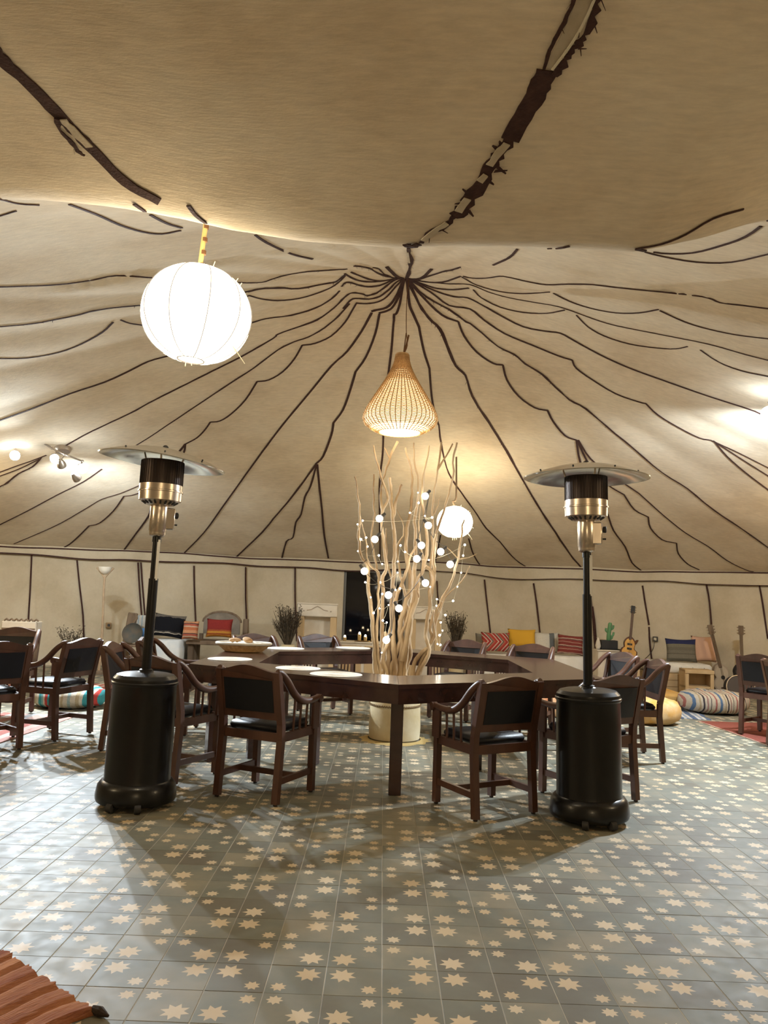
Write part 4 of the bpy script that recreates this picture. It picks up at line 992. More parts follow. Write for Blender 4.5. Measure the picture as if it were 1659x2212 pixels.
def pouf(label, m, px, py, wpx, hpx, Yadj=0, sy=.9, rz=0, name='floor_pouf'):
    g0 = G(px, py); r = sz(wpx, g0.y)/2; r = r; h = sz(hpx, g0.y)
    b = MB(); n, k2 = 40, 10; rings = []
    for i in range(k2+1):
        f = -PI/2+PI*i/k2; ring = []
        for k in range(n):
            a = 2*PI*k/n; w = 1+.02*math.sin(9*a+i)
            rr = r*(abs(math.cos(f))**.45)*w; z = h/2*(1+math.copysign(abs(math.sin(f))**.75, math.sin(f)))
            ring.append(b.bm.verts.new((rr*math.cos(a), rr*sy*math.sin(a), z+.008*math.sin(5*a+2*i)*(1 if 0 < i else 0))))
        rings.append(ring)
    for i in range(k2):
        for k in range(n): b.bm.faces.new((rings[i][k], rings[i][(k+1) % n], rings[i+1][(k+1) % n], rings[i+1][k]))
    b.bm.faces.new(rings[0][::-1]); b.bm.faces.new(rings[-1])
    o = b.build(name, m, angle=80); o.location = (g0.x, g0.y+r*sy*.95, .004+Yadj); o.rotation_euler.z = rz; tag(o, label, 'pouf', 'floor poufs'); return o
cr_, te, re_, dk, be, bl = (.62, .55, .44), (.05, .28, .30), (.48, .06, .05), (.06, .05, .06), (.48, .38, .24), (.12, .20, .34)
pouf('round floor pouf with turquoise, cream and red stripes under the left armchairs', stripes('pouf_turq', 0, .47, [(0, cr_), (.1, be), (.15, cr_), (.24, (.35, .45, .45)), (.3, cr_), (.4, be), (.48, cr_), (.54, te), (.62, (.2, .4, .42)), (.67, cr_), (.72, re_), (.79, te), (.9, cr_), (.95, te)]), 122, 1535, 160, 42)
pouf('yellow floral floor pouf behind the right armchair', mat('pouf_yellow', (.50, .25, .045), .9, col2=(.48, .34, .18), nscale=9, bump=.3), 1424, 1571, 128, 54)
pouf('cream floor pouf with brown, red and blue stripes beside the crate', stripes('pouf_cream', 0, .27, [(0, cr_), (.08, (.38, .2, .18)), (.13, cr_), (.22, dk), (.25, cr_), (.38, (.42, .16, .14)), (.45, cr_), (.58, bl), (.68, cr_), (.8, be), (.86, cr_), (.93, dk)], wob=.012), 1568, 1548, 152, 46, rz=.12)
pouf('low orange red floor cushion half hidden behind the right heater', mat('pouf_orange', (.45, .16, .06), .9, col2=(.60, .38, .20), nscale=14, bump=.3), 1190, 1552, 90, 46)

def rug(name, label, corners, m, thick=.010, ribs=None, group='woven rugs'):
    """corners: 4 ground points (x,y); ribs: number of cords across"""
    A, B, C_, D = [Vector((*c, 0)) for c in corners]
    o_ = A; ux = (B-A).normalized(); L = (B-A).length; Wd = (D-A).length; uy = Vector((-ux.y, ux.x, 0))
    if (D-A).dot(uy) < 0: uy = -uy
    b = MB(); nu = max(24, int(L/.012)) if ribs else 30; nv = 20; rr = random.Random(3)
    lo, hi = [], []
    for i in range(nu+1):
        u = i/nu; hz = thick
        if ribs: ph = (u*ribs+.16*math.sin(u*17)) % 1; hz = thick*(1-.75*math.exp(-(min(ph, 1-ph)/.10)**2)+.22*math.exp(-((ph-.16)/.07)**2))
        e = [rr.uniform(-.008, .008), rr.uniform(-.008, .008)]
        hi.append([b.bm.verts.new((u*L+(.012*math.sin(j*.9+i*.05)), j/nv*Wd+(e[0] if j == 0 else e[1] if j == nv else 0), hz+.003*math.sin(j*1.1+u*6)+.002)) for j in range(nv+1)])
        lo.append([b.bm.verts.new((v.co.x, v.co.y, .0006)) for v in hi[-1]])
    for i in range(nu):
        for j in range(nv):
            b.bm.faces.new((hi[i][j], hi[i+1][j], hi[i+1][j+1], hi[i][j+1]))
    for i in range(nu):
        b.bm.faces.new((lo[i][0], lo[i+1][0], hi[i+1][0], hi[i][0])); b.bm.faces.new((lo[i][nv], hi[i][nv], hi[i+1][nv], lo[i+1][nv]))
    for j in range(nv):
        b.bm.faces.new((lo[0][j], hi[0][j], hi[0][j+1], lo[0][j+1])); b.bm.faces.new((lo[nu][j], lo[nu][j+1], hi[nu][j+1], hi[nu][j]))
    o = b.build(name, m, angle=60)
    s = 1 if ux.cross(uy).z > 0 else -1
    M = Matrix((ux, uy, Vector((0, 0, 1)))).transposed().to_4x4(); M.translation = A; 
    for v in o.data.vertices: v.co = v.co
    o.matrix_world = M if s > 0 else M
    if s < 0:
        o.data.flip_normals()
    tag(o, label, 'rug', group); return o
# front left rug: short edge from (0,2060) to (205,2190), ribs run away from that edge
e0, e1 = G(-60, 2020), G(200, 2195); dr = (e1-e0).normalized(); pn = Vector((dr.y, -dr.x, 0)); pn = pn if pn.x < 0 else -pn
L = (e1-e0).length
fr = rug('rug', 'thick ribbed orange brown rug in the front left corner', [(e1.x, e1.y), (e0.x-dr.x*.5, e0.y-dr.y*.5), (0, 0), (e1.x+pn.x*1.2, e1.y+pn.y*1.2)],
    mat('rug_orange', (.22, .06, .022), .95, col2=(.46, .20, .085), nscale=6, bump=.8, bscale=60, stretch=(3, .5, 1)), thick=.020, ribs=13)
tt = MB(); rr = random.Random(9)
tt.tube([(0, 0, .012), (.03, -.012, .014), (.065, -.022, .010)], [.012, .016, .004], 8); o = tt.build('tassel', mat('tassel_dark', (.03, .018, .012), 1, bump=.8, bscale=60), fr)
o.location = (.015, -.01, 0); o.rotation_euler = (0, 0, PI+.5)
# red rug right
q0, q1 = G(1508, 1559), G(1659, 1612); d = (q1-q0).normalized(); n_ = Vector((-d.y, d.x, 0)); n_ = n_ if n_.x > 0 else -n_
rug('rug', 'plain brick red rug under the armchairs at the right', [(q0.x, q0.y), (q0.x+d.x*3.4, q0.y+d.y*3.4), (0, 0), (q0.x+n_.x*2.6, q0.y+n_.y*2.6)], stripes('rug_red', 1, 1.3, [(0, (.62, .45, .36)), (.015, (.24, .065, .043)), (.5, (.20, .055, .04)), (.62, (.27, .08, .05))], bump=.4), thick=.006)
q0 = G(188, 1462); q1 = G(246, 1476); 
rug('rug', 'red and cream striped runner on the floor left of the heater canister', [(G(196, 1502).x, G(196, 1502).y), (G(246, 1487).x+.1, G(246, 1487).y+.3), (0, 0), (G(196, 1502).x-.55, G(196, 1502).y+1.3)], stripes('rug_runner', 1, .30, [(0, (.42, .12, .09)), (.3, (.62, .50, .40)), (.42, (.40, .12, .10)), (.6, (.18, .09, .07)), (.7, (.55, .24, .17)), (.86, (.62, .52, .42))]), thick=.006)
rug('rug', 'pink and grey flat rug under the left armchairs', [(G(-60, 1628).x, G(-60, 1628).y), (G(165, 1548).x, G(165, 1548).y), (0, 0), (G(-60, 1628).x-.9, G(-60, 1628).y+.62)], stripes('rug_pink', 1, .5, [(0, (.55, .30, .26)), (.2, (.60, .50, .44)), (.35, (.45, .16, .13)), (.55, (.62, .42, .36)), (.8, (.42, .42, .42))]), thick=.005)
rug('rug', 'blue and white flat rug between the yellow and the cream pouf', [(G(1468, 1552).x, G(1468, 1552).y), (G(1535, 1556).x, G(1535, 1556).y), (0, 0), (G(1468, 1552).x+.2, G(1468, 1552).y+1.1)], stripes('rug_blue', 0, .16, [(0, (.12, .16, .25)), (.4, (.6, .58, .55)), (.6, (.30, .34, .40)), (.8, (.6, .56, .5))]), thick=.005)

# ------------------------------------------------------------------ seating along the back wall
def bench(name, label, px0, px1, pytop, Y, depth, matt, base=None, baseh=.0, cat='bench', z0=0):
    a, c = AY(px0, pytop, Y), AY(px1, pytop, Y); zt = (a.z+c.z)/2; w = c.x-a.x
    t = thing(name, label, cat, ((a.x+c.x)/2, Y+depth/2, z0)); zt -= z0
    if baseh:
        b = MB(); b.box((0, 0, baseh/2), (w, depth, baseh), bev=.004)
        for k in range(3): b.box((0, -depth/2-.006, baseh*(k+.5)/3), (w, .012, baseh/3-.008))
        b.build('base', base, t, smooth=False)
    b = MB(); b.box((0, 0, (baseh+zt)/2), (w-.01, depth-.01, zt-baseh), bev=.035)
    for v in b.bm.verts: v.co.z += .008*math.sin(v.co.x*9)
    b.build('mattress', matt, t, angle=70)
    if baseh:
        b = MB()
        for k in range(int(w/.18)):
            b.ball((-w/2+.12+.18*k, -depth/2-.002, (baseh+zt)/2+.02), .008, (1, .5, 1), 8, 6)
        b.build('tufts', mat('tuft', (.25, .24, .24), .9), t)
    return t, zt
M_daybed = mat('daybed_cloth', (.66, .63, .56), .95, col2=(.76, .73, .67), nscale=9, bump=.3, bscale=70)
bench('daybed', 'white tufted daybed on a pale plank base below the grey and pink cushions', 1405, 1541, 1434, 12.35, .85, M_daybed, M_pine, .30, 'sofa')
bench('bench_seat', 'long white padded bench behind the ring table under the red and yellow cushions', 1030, 1272, 1417, 12.7, .82, M_white, cat='sofa')
bench('bench_seat', 'pale blue white padded bench behind the left heater pole', 314, 390, 1383, 12.3, .8, mat('bluewhite', (.52, .57, .60), .95, col2=(.68, .68, .66), nscale=6, bump=.2), cat='sofa')
cushion('cushion', 'grey cushion with a navy blue top band on the daybed', stripes('c_navy', 2, .8, [(0, (.16, .145, .11)), (.06, (.20, .18, .13)), (.125, (.030, .035, .10)), (.5, (.2, .18, .14)), (.80, (.13, .12, .09)), (.84, (.20, .18, .14)), (.92, (.13, .12, .09)), (.94, (.19, .17, .13))], wob=.01), 1471, 1405, 12.7, 66, 50, 10)
cushion('cushion', 'plain pink cushion on the daybed behind the pale guitar neck', mat('c_pink', (.62, .38, .26), .95, bump=.2), 1520, 1402, 12.85, 52, 56, 10)
M_chev = stripes('c_chev', 0, .17, [(0, (.42, .05, .04)), (.25, (.58, .47, .36)), (.36, (.34, .04, .035)), (.6, (.60, .48, .38)), (.7, (.16, .12, .10)), (.85, (.45, .13, .08))], wob=.01, chev=.9)
cushion('cushion', 'red cushion with a pale chevron pattern on the long white bench', M_chev, 1070, 1387, 12.9, 62, 42, 12)
cushion('cushion', 'mustard yellow cushion on the long white bench', mat('c_yellow', (.62, .34, .025), .9, bump=.3), 1127, 1378, 13.15, 60, 38, 12)
cushion('cushion', 'slim white cushion with a grey band on the long white bench', stripes('c_greyband', 0, .7, [(0, (.68, .64, .55)), (.08, (.16, .17, .17)), (.2, (.68, .64, .55))], wob=0), 1178, 1388, 13.2, 56, 44, 10)
cushion('cushion', 'dark red cushion with thin cream stripes left of the right heater pole', stripes('c_redstripe', 2, .115, [(0, (.24, .05, .04)), (.40, (.50, .33, .25)), (.48, (.26, .055, .045)), (.75, (.14, .06, .05)), (.86, (.5, .36, .28))], wob=.03), 1232, 1393, 12.95, 56, 42, 10, roll=4)
cushion('cushion', 'grey green cushion at the left end of the long white bench', mat('c_olive', (.20, .18, .14), .95, bump=.3), 1040, 1388, 13.15, 26, 40, 12)
cushion('cushion', 'black cushion with thin white stripes behind the left heater pole', stripes('c_black', 2, .5, [(0, (.007, .007, .010)), (.32, (.14, .12, .10)), (.5, (.007, .007, .010)), (.80, (.40, .35, .28)), (.83, (.05, .045, .04)), (.87, (.007, .007, .010))], wob=.07), 365, 1352, 12.65, 68, 50, 14, roll=5)
cushion('cushion', 'small orange patterned kilim cushion right of the black striped cushion', stripes('c_kilim', 2, .16, [(0, (.50, .16, .07)), (.3, (.55, .40, .28)), (.42, (.40, .10, .06)), (.6, (.12, .06, .05)), (.7, (.58, .28, .14))], wob=.02), 412, 1361, 12.45, 34, 40, 12)
cushion('cushion', 'red and orange striped cushion on the arched wooden bench', stripes('c_redor', 2, .5, [(0, (.26, .03, .025)), (.5, (.30, .04, .03)), (.72, (.50, .20, .03)), (.80, (.30, .07, .02)), (.84, (.52, .24, .04)), (.91, (.34, .08, .03)), (.96, (.24, .03, .025))], wob=.02), 474, 1357, 12.6, 56, 40, 10)
# arched old bench
ab = thing('wooden_bench', 'old wooden bench with an arched back and plank seat behind the bread basket', 'bench', (AY(468, 1380, 12.7).x, 12.75, 0))
s_ = 12.8/FPX
b = MB()
arc = [(-.30, .62), (.30, .62)]+[(.30*math.cos(PI*k/12), .80+.17*math.sin(PI*k/12)) for k in range(13)]
b.prism(arc, .04, Matrix.Translation((0, .32, 0)) @ Matrix.Rotation(PI/2, 4, 'X')); b.build('back_board', mat('grey_board', (.17, .14, .11), .9, col2=(.26, .22, .17), nscale=8, bump=.4), ab)
arc2 = [(.31*math.cos(PI*k/12), .81+.17*math.sin(PI*k/12)) for k in range(13)]
b = MB(); b.tube([(x, .30, z) for x, z in arc2], .022, 8); b.build('arch_rail', M_oldwood, ab)
b = MB(); b.box((0, .05, .50), (.88, .62, .06), bev=.01); b.build('seat', M_oldwood, ab, smooth=False)
for x in (-.38, .38):
    b = MB(); b.box((x, .05, .235), (.09, .5, .47), bev=.01); b.build('leg', M_oldwood, ab, smooth=False)
b = MB(); b.box((.40, .28, .70), (.085, .085, .36), bev=.01); b.build('post', M_oldwood, ab, smooth=False)
for x in (-.33, .36):
    b = MB(); b.box((x, .30, .57), (.06, .05, .10)); b.build('bracket', M_oldwood, ab, smooth=False)

# cream stands with carved header either side of the door
def stand(label, px0, px1, pyt, pyb, Y):
    a, c = AY(px0, pyt, Y), AY(px1, pyb, Y); w = c.x-a.x; zt = a.z; zb = c.z
    t = thing('carved_stand', label, 'stand', ((a.x+c.x)/2, Y, 0), group='carved stands beside the doorway')
    b = MB(); b.box((0, 0, (zt+zb)/2), (w, .24, zt-zb), bev=.008); hdr = b.build('header', M_cream, t, smooth=False)
    b = MB(); zc = (zt+zb)/2
    b.tube([(-.17, -.122, zc), (-.10, -.124, zc+.012), (-.05, -.124, zc+.045), (0, -.124, zc+.070), (.05, -.124, zc+.045), (.10, -.124, zc+.012), (.17, -.122, zc)], .007, 6)
    for x in (-.22, .22): b.ball((x, -.122, zc-.01), .012, (1, .5, 1), 8, 6)
    b.build('carving', mat('carve_tan', (.40, .32, .24), .9), hdr)  # carved line in a darker tan than the header
    b = MB(); b.box((0, -.0, zt+.01), (w+.02, .26, .02), bev=.004); b.build('cap', M_cream, t, smooth=False)
    for s in (-1, 1):
        b = MB(); b.box((s*(w/2-.06), 0, zb/2), (.10, .20, zb), bev=.004); b.build('leg', M_pine, t, smooth=False)
    b = MB(); b.box((0, .06, zb/2), (w-.22, .06, zb-.02)); b.build('back_panel', M_cream, t, smooth=False)
    return t
stand('cream carved stand on pine legs left of the dark doorway', 645, 729, 1304, 1333, 12.9)
stand('cream carved stand seen through the branches right of the doorway', 885, 954, 1311, 1339, 13.1)
# dried bushes in pots
def dry_bush(label, px, py0, py1, Y, spread, name='dried_bush', n=90, lean=0, potr=.13, seed=1, fan=1.0):
    a = AY(px, py1, Y); c = AY(px, py0, Y); h = c.z-a.z
    t = thing(name, label, 'dried plant', (a.x, Y, 0), group='dried bushes by the doorway')
    MB().lathe([(potr*.7, 0), (potr, .08), (potr, a.z*.8), (potr*.8, a.z), (potr*.7, a.z), (potr*.65, a.z-.05), (.001, a.z-.06)], 24).build('pot', M_clay, t)
    rr = random.Random(seed); b = MB(); lb = MB()
    for i in range(n):
        f = rr.uniform(0, 2*PI); s = spread*rr.uniform(.1, 1)**.8; top = Vector((s*math.cos(f)*fan+lean*h, s*.5*math.sin(f), a.z+h*rr.uniform(.45, 1)))
        p0 = Vector((.03*math.cos(f), .03*math.sin(f), a.z-.04)); md = p0.lerp(top, .5)+Vector((rr.uniform(-.03, .03), 0, .04))
        q = smooth_path([p0, md, top], 3); b.tube(q, [.004]*(len(q)-1)+[.0015], 4)
        for k in range(7):
            c0 = q[-1-k % 4]+Vector((rr.gauss(0, .018), rr.gauss(0, .018), rr.gauss(0, .022)))
            u = Vector((rr.gauss(0, 1), rr.gauss(0, 1), rr.gauss(0, 1))).normalized()*.018; v = Vector((rr.gauss(0, 1), rr.gauss(0, 1), rr.gauss(0, 1))).normalized()*.009
            lb.bm.faces.new([lb.bm.verts.new(c0+w) for w in (-u, v, u, -v)])
    b.build('stems', M_dry, t)['kind'] = 'stuff'; lb.build('leaves', M_dry, t, smooth=False)['kind'] = 'stuff'
    return t
dry_bush('dark dried bush in a pot left of the carved stand', 622, 1308, 1392, 12.6, .26, n=150, seed=3, lean=-.06)
dry_bush('dark dried bush in a pot right of the branches', 985, 1322, 1394, 13.0, .20, n=90, seed=5)
dry_bush('vase of small dried flowers left of the wooden floor lamp', 150, 1352, 1400, 11.3, .20, n=26, potr=.07, seed=8, name='flower_vase', fan=1.1)
# candles on a low cream cabinet in front of the door
a = AY(735, 1385, 13.2); c = AY(835, 1385, 13.2)
cb_ = thing('low_cabinet', 'low cream cabinet standing before the dark doorway', 'cabinet', ((a.x+c.x)/2, 13.35, 0)); w = c.x-a.x; zc = a.z
MB().box((0, 0, zc/2-.01), (w, .40, zc-.02), bev=.006).build('body', M_cream, cb_, smooth=False)
MB().box((0, 0, zc-.01), (w+.04, .44, .025), bev=.005).build('top', M_cream, cb_, smooth=False)
for s in (-1, 1): MB().box((s*w/4, -.203, zc/2), (w/2-.05, .012, zc-.12), bev=.004).build('door', M_pine, cb_, smooth=False)
p = AY(783, 1382, 13.22); o = MB().lathe([(.12, 0), (.14, .012), (.135, .016), (.11, .010), (.001, .010)], 28).build('tray', M_brass); o.location = (p.x, 13.3, zc+.0025); tag(o, 'round brass tray with candle glasses on the low cabinet', 'tray')
M_fl = mat('candle_glow', (1, .9, .7), .4, emit=(1, .80, .50), es=14)
for k, (dx, hh, lab) in enumerate(((-.055, .11, 'tallest glowing candle glass on the brass tray'), (.045, .07, 'short glowing candle glass on the brass tray'), (-.30, .06, 'small glowing candle glass left of the brass tray'), (.17, .05, 'small glowing candle glass right of the brass tray'))):
    t = thing('candle_glass', lab, 'candle', (p.x+dx, 13.3, zc+(.0135 if abs(dx) < .1 else .003)), group='candles on the low cabinet')
    MB().lathe([(.022, 0), (.028, .005), (.030, hh), (.027, hh), (.025, .012), (.001, .010)], 18).build('glass', mat('amber_glass', (.5, .35, .15), .2), t)
    MB().ball((0, 0, hh+.012), .020, (.9, .9, 1.25), 10, 8).build('flame', M_fl, t)

# wooden stick floor lamp with a forked top and bowl
p = G(213, 1455); fl_ = thing('floor_lamp', 'slender crooked wooden floor lamp with a forked top holding a white bowl', 'lamp', (p.x, p.y, 0))
MB().lathe([(.16, 0), (.16, .035), (.15, .045), (.02, .05)], 28).build('base', M_oldwood, fl_)
tp = AY(226, 1246, p.y); dx = tp.x-p.x
MB().tube(smooth_path([(0, 0, .04), (.01, 0, .35), (dx*.35+.01, 0, .8), (dx*.7, 0, 1.2), (dx, 0, tp.z)], 4), [.022]*8+[.018]*9, 8).build('pole', mat('lamp_stick', (.36, .25, .15), .7, col2=(.48, .35, .22), nscale=9, bump=.4), fl_)
for s in (-1, 1): MB().tube(smooth_path([(dx, 0, tp.z-.02), (dx+s*.05, 0, tp.z+.05), (dx+s*.13, 0, tp.z+.14)], 3), .014, 7).build('fork', MC['lamp_stick'], fl_)
MB().lathe([(.02, tp.z+.035), (.06, tp.z+.055), (.095, tp.z+.10), (.11, tp.z+.155), (.102, tp.z+.155), (.055, tp.z+.065), (.001, tp.z+.045)], 24, c=(dx, 0, 0)).build('bowl_shade', mat('bowl_white', (.78, .72, .60), .6), fl_)
# sockets
for (px, py, lab, cab) in ((237, 1350, 'brown wall socket right of the wooden floor lamp', 0), (1413, 1380, 'wall socket with a plugged cable right of the sunburst guitar', 1)):
    h = hit_wall(px, py); t = thing('wall_socket', lab, 'socket', (h.x, h.y-.06, h.z), rz=math.atan2(-(h.x-AX)*.72, (h.y-AY0)))
    MB().box((0, 0, 0), (.085, .05, .085), bev=.006).build('plate', mat('socket_brown', (.30, .19, .09), .5) if not cab else M_dkplastic, t, smooth=False)
    MB().box((0, -.028, 0), (.045, .012, .045), bev=.004).build('insert', M_plastic if cab else M_dkplastic, t, smooth=False)
    if cab: MB().tube(smooth_path([(-.01, -.04, -.01), (-.03, -.08, -.18), (-.18, -.10, -.36), (-.42, -.14, -.46)], 5), .006, 6).build('cable', M_dkplastic, t)
# cream carved chest at far left
p = AY(38, 1380, 11.0); ch = thing('carved_chest', 'cream shelf with a scalloped dark edge at the far left wall', 'shelf', (p.x, 11.1, 0), rz=.12)
zt = AY(38, 1350, 11.0).z
MB().box((0, 0, zt-.07), (.46, .28, .24), bev=.01).build('top_box', M_cream, ch, smooth=False)
for k in range(7): MB().tube([(-.20+.066*k, -.13, zt+.05+.01), (-.17+.066*k, -.13, zt+.085), (-.14+.066*k, -.13, zt+.06)], .013, 7).build('scallop', M_oldwood, ch)
MB().box((0, -.13, zt-.05), (.44, .05, .022)).build('ledge', M_oldwood, ch, smooth=False)
for s in (-1, 1): MB().box((s*.19, 0, (zt-.19)/2), (.05, .22, zt-.19)).build('leg', M_cream, ch, smooth=False)
MB().box((0, 0, .32), (.40, .24, .03)).build('shelf_board', M_cream, ch, smooth=False)
# leaning weathered board and round metal dish
p = G(262, 1452); wb = thing('weathered_board', 'tall weathered grey brown board leaning behind the left heater canister', 'board', (p.x, p.y, 0), rot=(R_(-7), R_(6), .1))
MB().box((0, 0, .47), (.15, .05, .94), bev=.012).build('plank', M_oldwood, wb, smooth=False)
MB().tube([(.03, -.03, .75), (.075, -.035, .86), (.05, -.03, .93)], .022, 8).build('knot', M_oldwood, wb)
p = AY(292, 1368, 12.45); 
o = MB().lathe([(.001, 0), (.06, .004), (.13, .022), (.155, .05), (.16, .048), (.135, .015), (.06, -.006), (.001, -.01)], 32).build('metal_dish', mat('old_metal', (.13, .10, .07), .75, metal=.3, col2=(.07, .08, .075), nscale=9)); o.location = (p.x, 12.35, p.z); o.rotation_euler = (R_(75), 0, 0); tag(o, 'round dark metal dish leaning upright on a stool beside the weathered board', 'dish')
st = thing('wooden_stool', 'rough wooden stool with stacked shelves under the metal dish', 'stool', (p.x, 12.42, 0)); zz = p.z-.165
MB().box((0, 0, zz-.02), (.28, .26, .04), bev=.008).build('top', M_oldwood, st, smooth=False)
for sx in (-1, 1):
    for sy in (-1, 1): MB().box((sx*.115, sy*.10, (zz-.04)/2), (.045, .045, zz-.04)).build('leg', M_oldwood, st, smooth=False)
MB().box((0, 0, .25), (.23, .20, .03)).build('shelf', M_oldwood, st, smooth=False)
o = MB().ball((0, 0, 0), .10, (1, .8, .75), 16, 10).build('cloth_bundle', mat('blue_cloth', (.06, .16, .34), .95, bump=.4)); q = AY(303, 1385, 12.3); o.location = (q.x, 12.42, AY(350, 1380, 12.3).z+.075); tag(o, 'blue cloth bundle left of the black striped cushion', 'cloth')
# pale striped throw hanging at the left wall end
q = AY(300, 1360, 12.9); o = MB().box((0, 0, 0), (.24, .10, .46), bev=.03).build('rolled_mattress', stripes('mattress_stripe', 0, .06, [(0, (.62, .60, .54)), (.7, (.35, .45, .52))], wob=0)); o.location = (q.x+.02, 13.05, q.z-.0); tag(o, 'pale striped folded mattress standing upright beside the black cushion', 'mattress')

# ------------------------------------------------------------------ right side things
def guitar_outline(s=1.0):
    pts = []
    for k in range(40):
        a = 2*PI*k/40; y = math.cos(a)
        w = .165 if y < 0 else .125
        x = math.sin(a)*w*(1-.26*math.exp(-((y-.12)/.28)**2))
        pts.append((x*s, y*.22*s))
    return pts
def guitar(label, head, foot, Y, sc, body_m, top_m, round_body=False, cutaway=False, plain=False):
    """head, foot in pixels at depth Y"""
    H_, F_ = AY(head[0], head[1], Y), AY(foot[0], foot[1], Y-.12)
    L = (H_-F_).length; s = L/1.0
    ax = (H_-F_).normalized(); side = ax.cross(Vector((0, 1, 0))).normalized(); side = side if side.x > 0 else -side; nf = ax.cross(side).normalized(); nf = nf if nf.y < 0 else -nf
    M = Matrix((side, ax, side.cross(ax))).transposed().to_4x4(); M.translation = F_
    fr_ = 1 if (side.cross(ax)).y < 0 else -1
    t = thing('guitar', label, 'guitar', F_, group='guitars along the right wall')
    M.translation = Vector((0, 0, 0))
    out = [(x, y+.22*s) for x, y in guitar_outline(s)]
    th = .045*s if not round_body else .09*s
    b = MB(); b.prism(out, th, M @ Matrix.Translation((0, 0, -th/2))); b.build('body', body_m, t)
    b = MB(); b.prism([(x*.86, (y-.22*s)*.88+.215*s) for x, y in out], .004*s, M @ Matrix.Translation((0, 0, (th/2-.001) if fr_ > 0 else (-th/2-.003*s)))); b.build('top', top_m, t)
    z = fr_*(th/2+.006)
    b = MB(); b.box((0, .62*s, z), (.045*s, .48*s, .022*s), bev=.003); b.xf(M); b.build('neck', M_wood if not plain else M_oldwood, t, smooth=False)
    b = MB(); b.box((0, .93*s, z), (.075*s, .14*s, .018*s), bev=.004)
    b.xf(M); hs = b.build('headstock', M_rubber if not plain else M_oldwood, t, smooth=False)
    for sx in (-1, 1):
        for k in range(3):
            b = MB(); b.ball((sx*.052*s, (.885+.042*k)*s, z), .012*s, u=8, v=6); b.tube([(sx*.03*s, (.885+.042*k)*s, z), (sx*.052*s, (.885+.042*k)*s, z)], .004*s, 5); b.xf(M); b.build('tuning_peg', M_steel, hs)
    if not plain:
        for yy, hh in ((.30, .035), (.22, .035)):
            b = MB(); b.box((0, yy*s, z), (.085*s, hh*s, .016*s), bev=.003); b.xf(M); b.build('pickup', M_rubber, t, smooth=False)
        b = MB(); b.box((0, .14*s, z), (.10*s, .022*s, .018*s), bev=.003); b.xf(M); b.build('bridge', M_steel, t, smooth=False)
        for q in ((.09, .10), (.06, .07)):
            b = MB(); b.ball((q[0]*s, q[1]*s, z), .013*s, u=8, v=6); b.xf(M); b.build('control_knob', M_brass, t)
        if cutaway:
            b = MB(); b.tube([(.10*s, .33*s, 0), (.135*s, .385*s, 0), (.155*s, .40*s, 0)], [.03*s, .022*s, .006*s], 8); b.xf(M); b.build('horn', body_m, t)
    else:
        b = MB(); b.lathe([(.001, 0), (.028*s, 0), (.028*s, .006), (.001, .006)], 20, c=(0, .24*s, z)); b.xf(M); b.build('sound_hole', M_rubber, t)
        b = MB(); b.box((0, .10*s, z), (.12*s, .02*s, .012*s)); b.xf(M); b.build('bridge', M_wood, t, smooth=False)
    b = MB()
    for k in range(4): b.tube([((k-1.5)*.008*s, .12*s, z+fr_*.014*s), ((k-1.5)*.006*s, .90*s, z+fr_*.016*s)], .0012, 3)
    b.xf(M); b.build('strings', M_steel, t)
    return t
M_burst = mat('sunburst_edge', (.10, .035, .015), .25, coat=.6); M_butter = mat('sunburst_top', (.70, .42, .10), .25, coat=.6, col2=(.50, .22, .05), nscale=4)
guitar('sunburst electric guitar standing upright against the wall right of the right heater pole', (1367, 1309), (1356, 1428), 12.3, 1, M_burst, M_butter, cutaway=True)
guitar('pale cream guitar with a long brown neck leaning left against the wall beside the crate', (1530, 1350), (1568, 1500), 12.6, 1, mat('pale_guitar', (.34, .27, .20), .5), mat('pale_guitar_top', (.42, .35, .26), .5), plain=True, round_body=True)
guitar('dark guitar whose headstock rises behind the armchair on the red rug', (1597, 1352), (1602, 1498), 12.5, 1, M_rubber, mat('dark_top', (.10, .07, .05), .35), plain=True, round_body=True)
# pine stand under the sunburst guitar
p = AY(1357, 1431, 12.25); pst = thing('guitar_stand', 'orange pine post stand under the sunburst guitar', 'stand', (p.x, 12.2, 0)); zp = p.z-.015
MB().box((0, 0, zp-.02), (.30, .30, .04), bev=.004).build('top', M_pine, pst, smooth=False)
for sx in (-1, 1): MB().box((sx*.09, 0, (zp-.04)/2), (.07, .24, zp-.04)).build('post', M_pine, pst, smooth=False)
# cactus in black box planter on a white block
p = AY(1318, 1402, 12.5); 
wbk = thing('plinth', 'white wall-side plinth carrying the cactus planter', 'plinth', (p.x, 12.6, 0)); MB().box((0, 0, (p.z-.01)/2), (.42, .34, p.z-.01), bev=.01).build('block', M_cream, wbk, smooth=False)
MB().box((0, 0, p.z-.02), (.46, .38, .02)).build('cap', M_cream, wbk, smooth=False)
cx_ = thing('cactus', 'green branching cactus in a black box planter behind the ring table', 'plant', (p.x, 12.6, p.z-.008))
MB().box((0, 0, .07), (.26, .16, .14), bev=.006).build('planter', M_rubber, cx_, smooth=False)
b = MB(); b.tube(smooth_path([(0, 0, .1), (.005, 0, .22), (.02, 0, .34), (.03, 0, .42)], 3), [.032]*9+[.02], 9); b.build('stem', M_green, cx_)
for pth_ in ([(.01, 0, .20), (.07, 0, .215), (.085, 0, .27)], [(.01, 0, .26), (-.04, 0, .29), (-.035, 0, .33)], [(.015, 0, .30), (.07, 0, .33), (.08, 0, .38)], [(0, 0, .16), (.05, 0, .17), (.06, 0, .2)]):
    MB().tube(smooth_path(pth_, 3), .017, 8).build('arm', M_green, cx_)
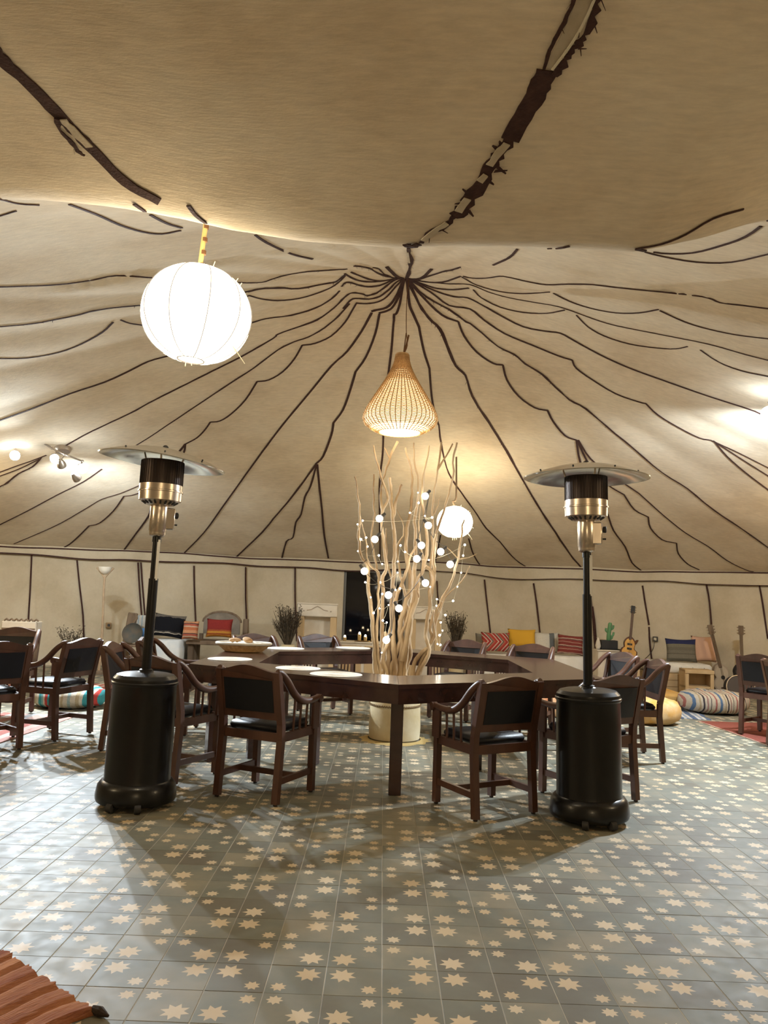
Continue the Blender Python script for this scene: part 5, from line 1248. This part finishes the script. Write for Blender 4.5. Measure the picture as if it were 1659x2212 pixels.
q = AY(1301, 1400, 12.5); o = MB().lathe([(.03, 0), (.045, .05), (.03, .12), (.018, .16), (.025, .18), (.02, .18), (.001, .15)], 18).build('small_vase', M_cream); o.location = (p.x-.175, 12.56, p.z-.008); tag(o, 'small cream vase left of the cactus planter', 'vase')
# wooden crate
p = G(1516, 1508); ct = thing('wooden_crate', 'pale wooden crate cupboard standing between the daybed and the cream pouf', 'crate', (p.x, p.y+.2, 0), rz=-.12); w, h, dd = .42, .37, .34
for x in (-w/2+.02, w/2-.02): MB().box((x, 0, h/2+.02), (.04, dd, h-.0)).build('side', M_pine, ct, smooth=False)
for z in (h+.02, .04, .15): MB().box((0, 0, z), (w, dd, .03)).build('shelf', M_pine, ct, smooth=False)
MB().box((0, dd/2-.01, h/2+.02), (w-.06, .016, h-.03)).build('back', M_pine, ct, smooth=False)
for z in (h+.005, .065): MB().box((0, -dd/2-.008, z), (w, .018, .045), bev=.003).build('front_slat', M_pine, ct, smooth=False)
for x in (-w/2+.03, w/2-.03): MB().box((x, -dd/2-.008, h/2+.02), (.05, .018, h-.09), bev=.003).build('front_stile', M_pine, ct, smooth=False)
# orange floor mattress box before the daybed
a = G(1386, 1531); c = G(1494, 1531); o = MB().box((0, 0, .09), (c.x-a.x, .75, .175), bev=.03).build('floor_mattress', mat('mustard_mat', (.58, .32, .06), .95, col2=(.66, .42, .16), nscale=5, bump=.3)); o.location = ((a.x+c.x)/2-.05, a.y+.55, .003); tag(o, 'thick mustard orange floor mattress behind the yellow pouf', 'mattress')
# frame drum at the right
p = AY(1598, 1472, 11.6); t = thing('frame_drum', 'round dark frame drum with a metal rim behind the armchair on the red rug', 'drum', (p.x, 11.7, 0)); rz_ = .18
Md = Matrix.Translation((0, 0, rz_+.005)) @ Matrix.Rotation(R_(80), 4, 'X')
b = MB(); b.lathe([(rz_-.004, -.05), (rz_-.004, .05)], 40, caps=True); b.xf(Md); b.build('shell', M_rubber, t)
b = MB(); b.lathe([(rz_-.012, .05), (rz_, .052), (rz_, .06), (rz_-.012, .062)], 40, caps=False); b.xf(Md); b.build('rim', M_steel, t)
b = MB(); b.lathe([(.001, .054), (rz_-.02, .054)], 40, caps=False); b.xf(Md); b.build('skin', mat('drum_skin', (.08, .065, .06), .5), t)
# small side table at the left
stb = thing('side_table', 'small dark square side table with a white top at the left picture edge', 'table', (-3.92, 7.16, .009), rz=.25)
MB().box((0, 0, .74), (.72, .72, .035), bev=.004).build('tabletop', M_woodt, stb, smooth=False)
MB().box((0, 0, .675), (.64, .64, .09)).build('apron', M_woodt, stb, smooth=False)
for sx in (-1, 1):
    for sy in (-1, 1): MB().box((sx*.29, sy*.29, .32), (.075, .075, .635)).build('leg', M_woodt, stb, smooth=False)
o = MB().lathe([(.30, 0), (.31, .003), (.30, .006), (.001, .005)], 40).build('placemat', M_mat); o.location = (-3.92, 7.16, .7667); tag(o, 'round ivory placemat on the small side table at the left', 'placemat')
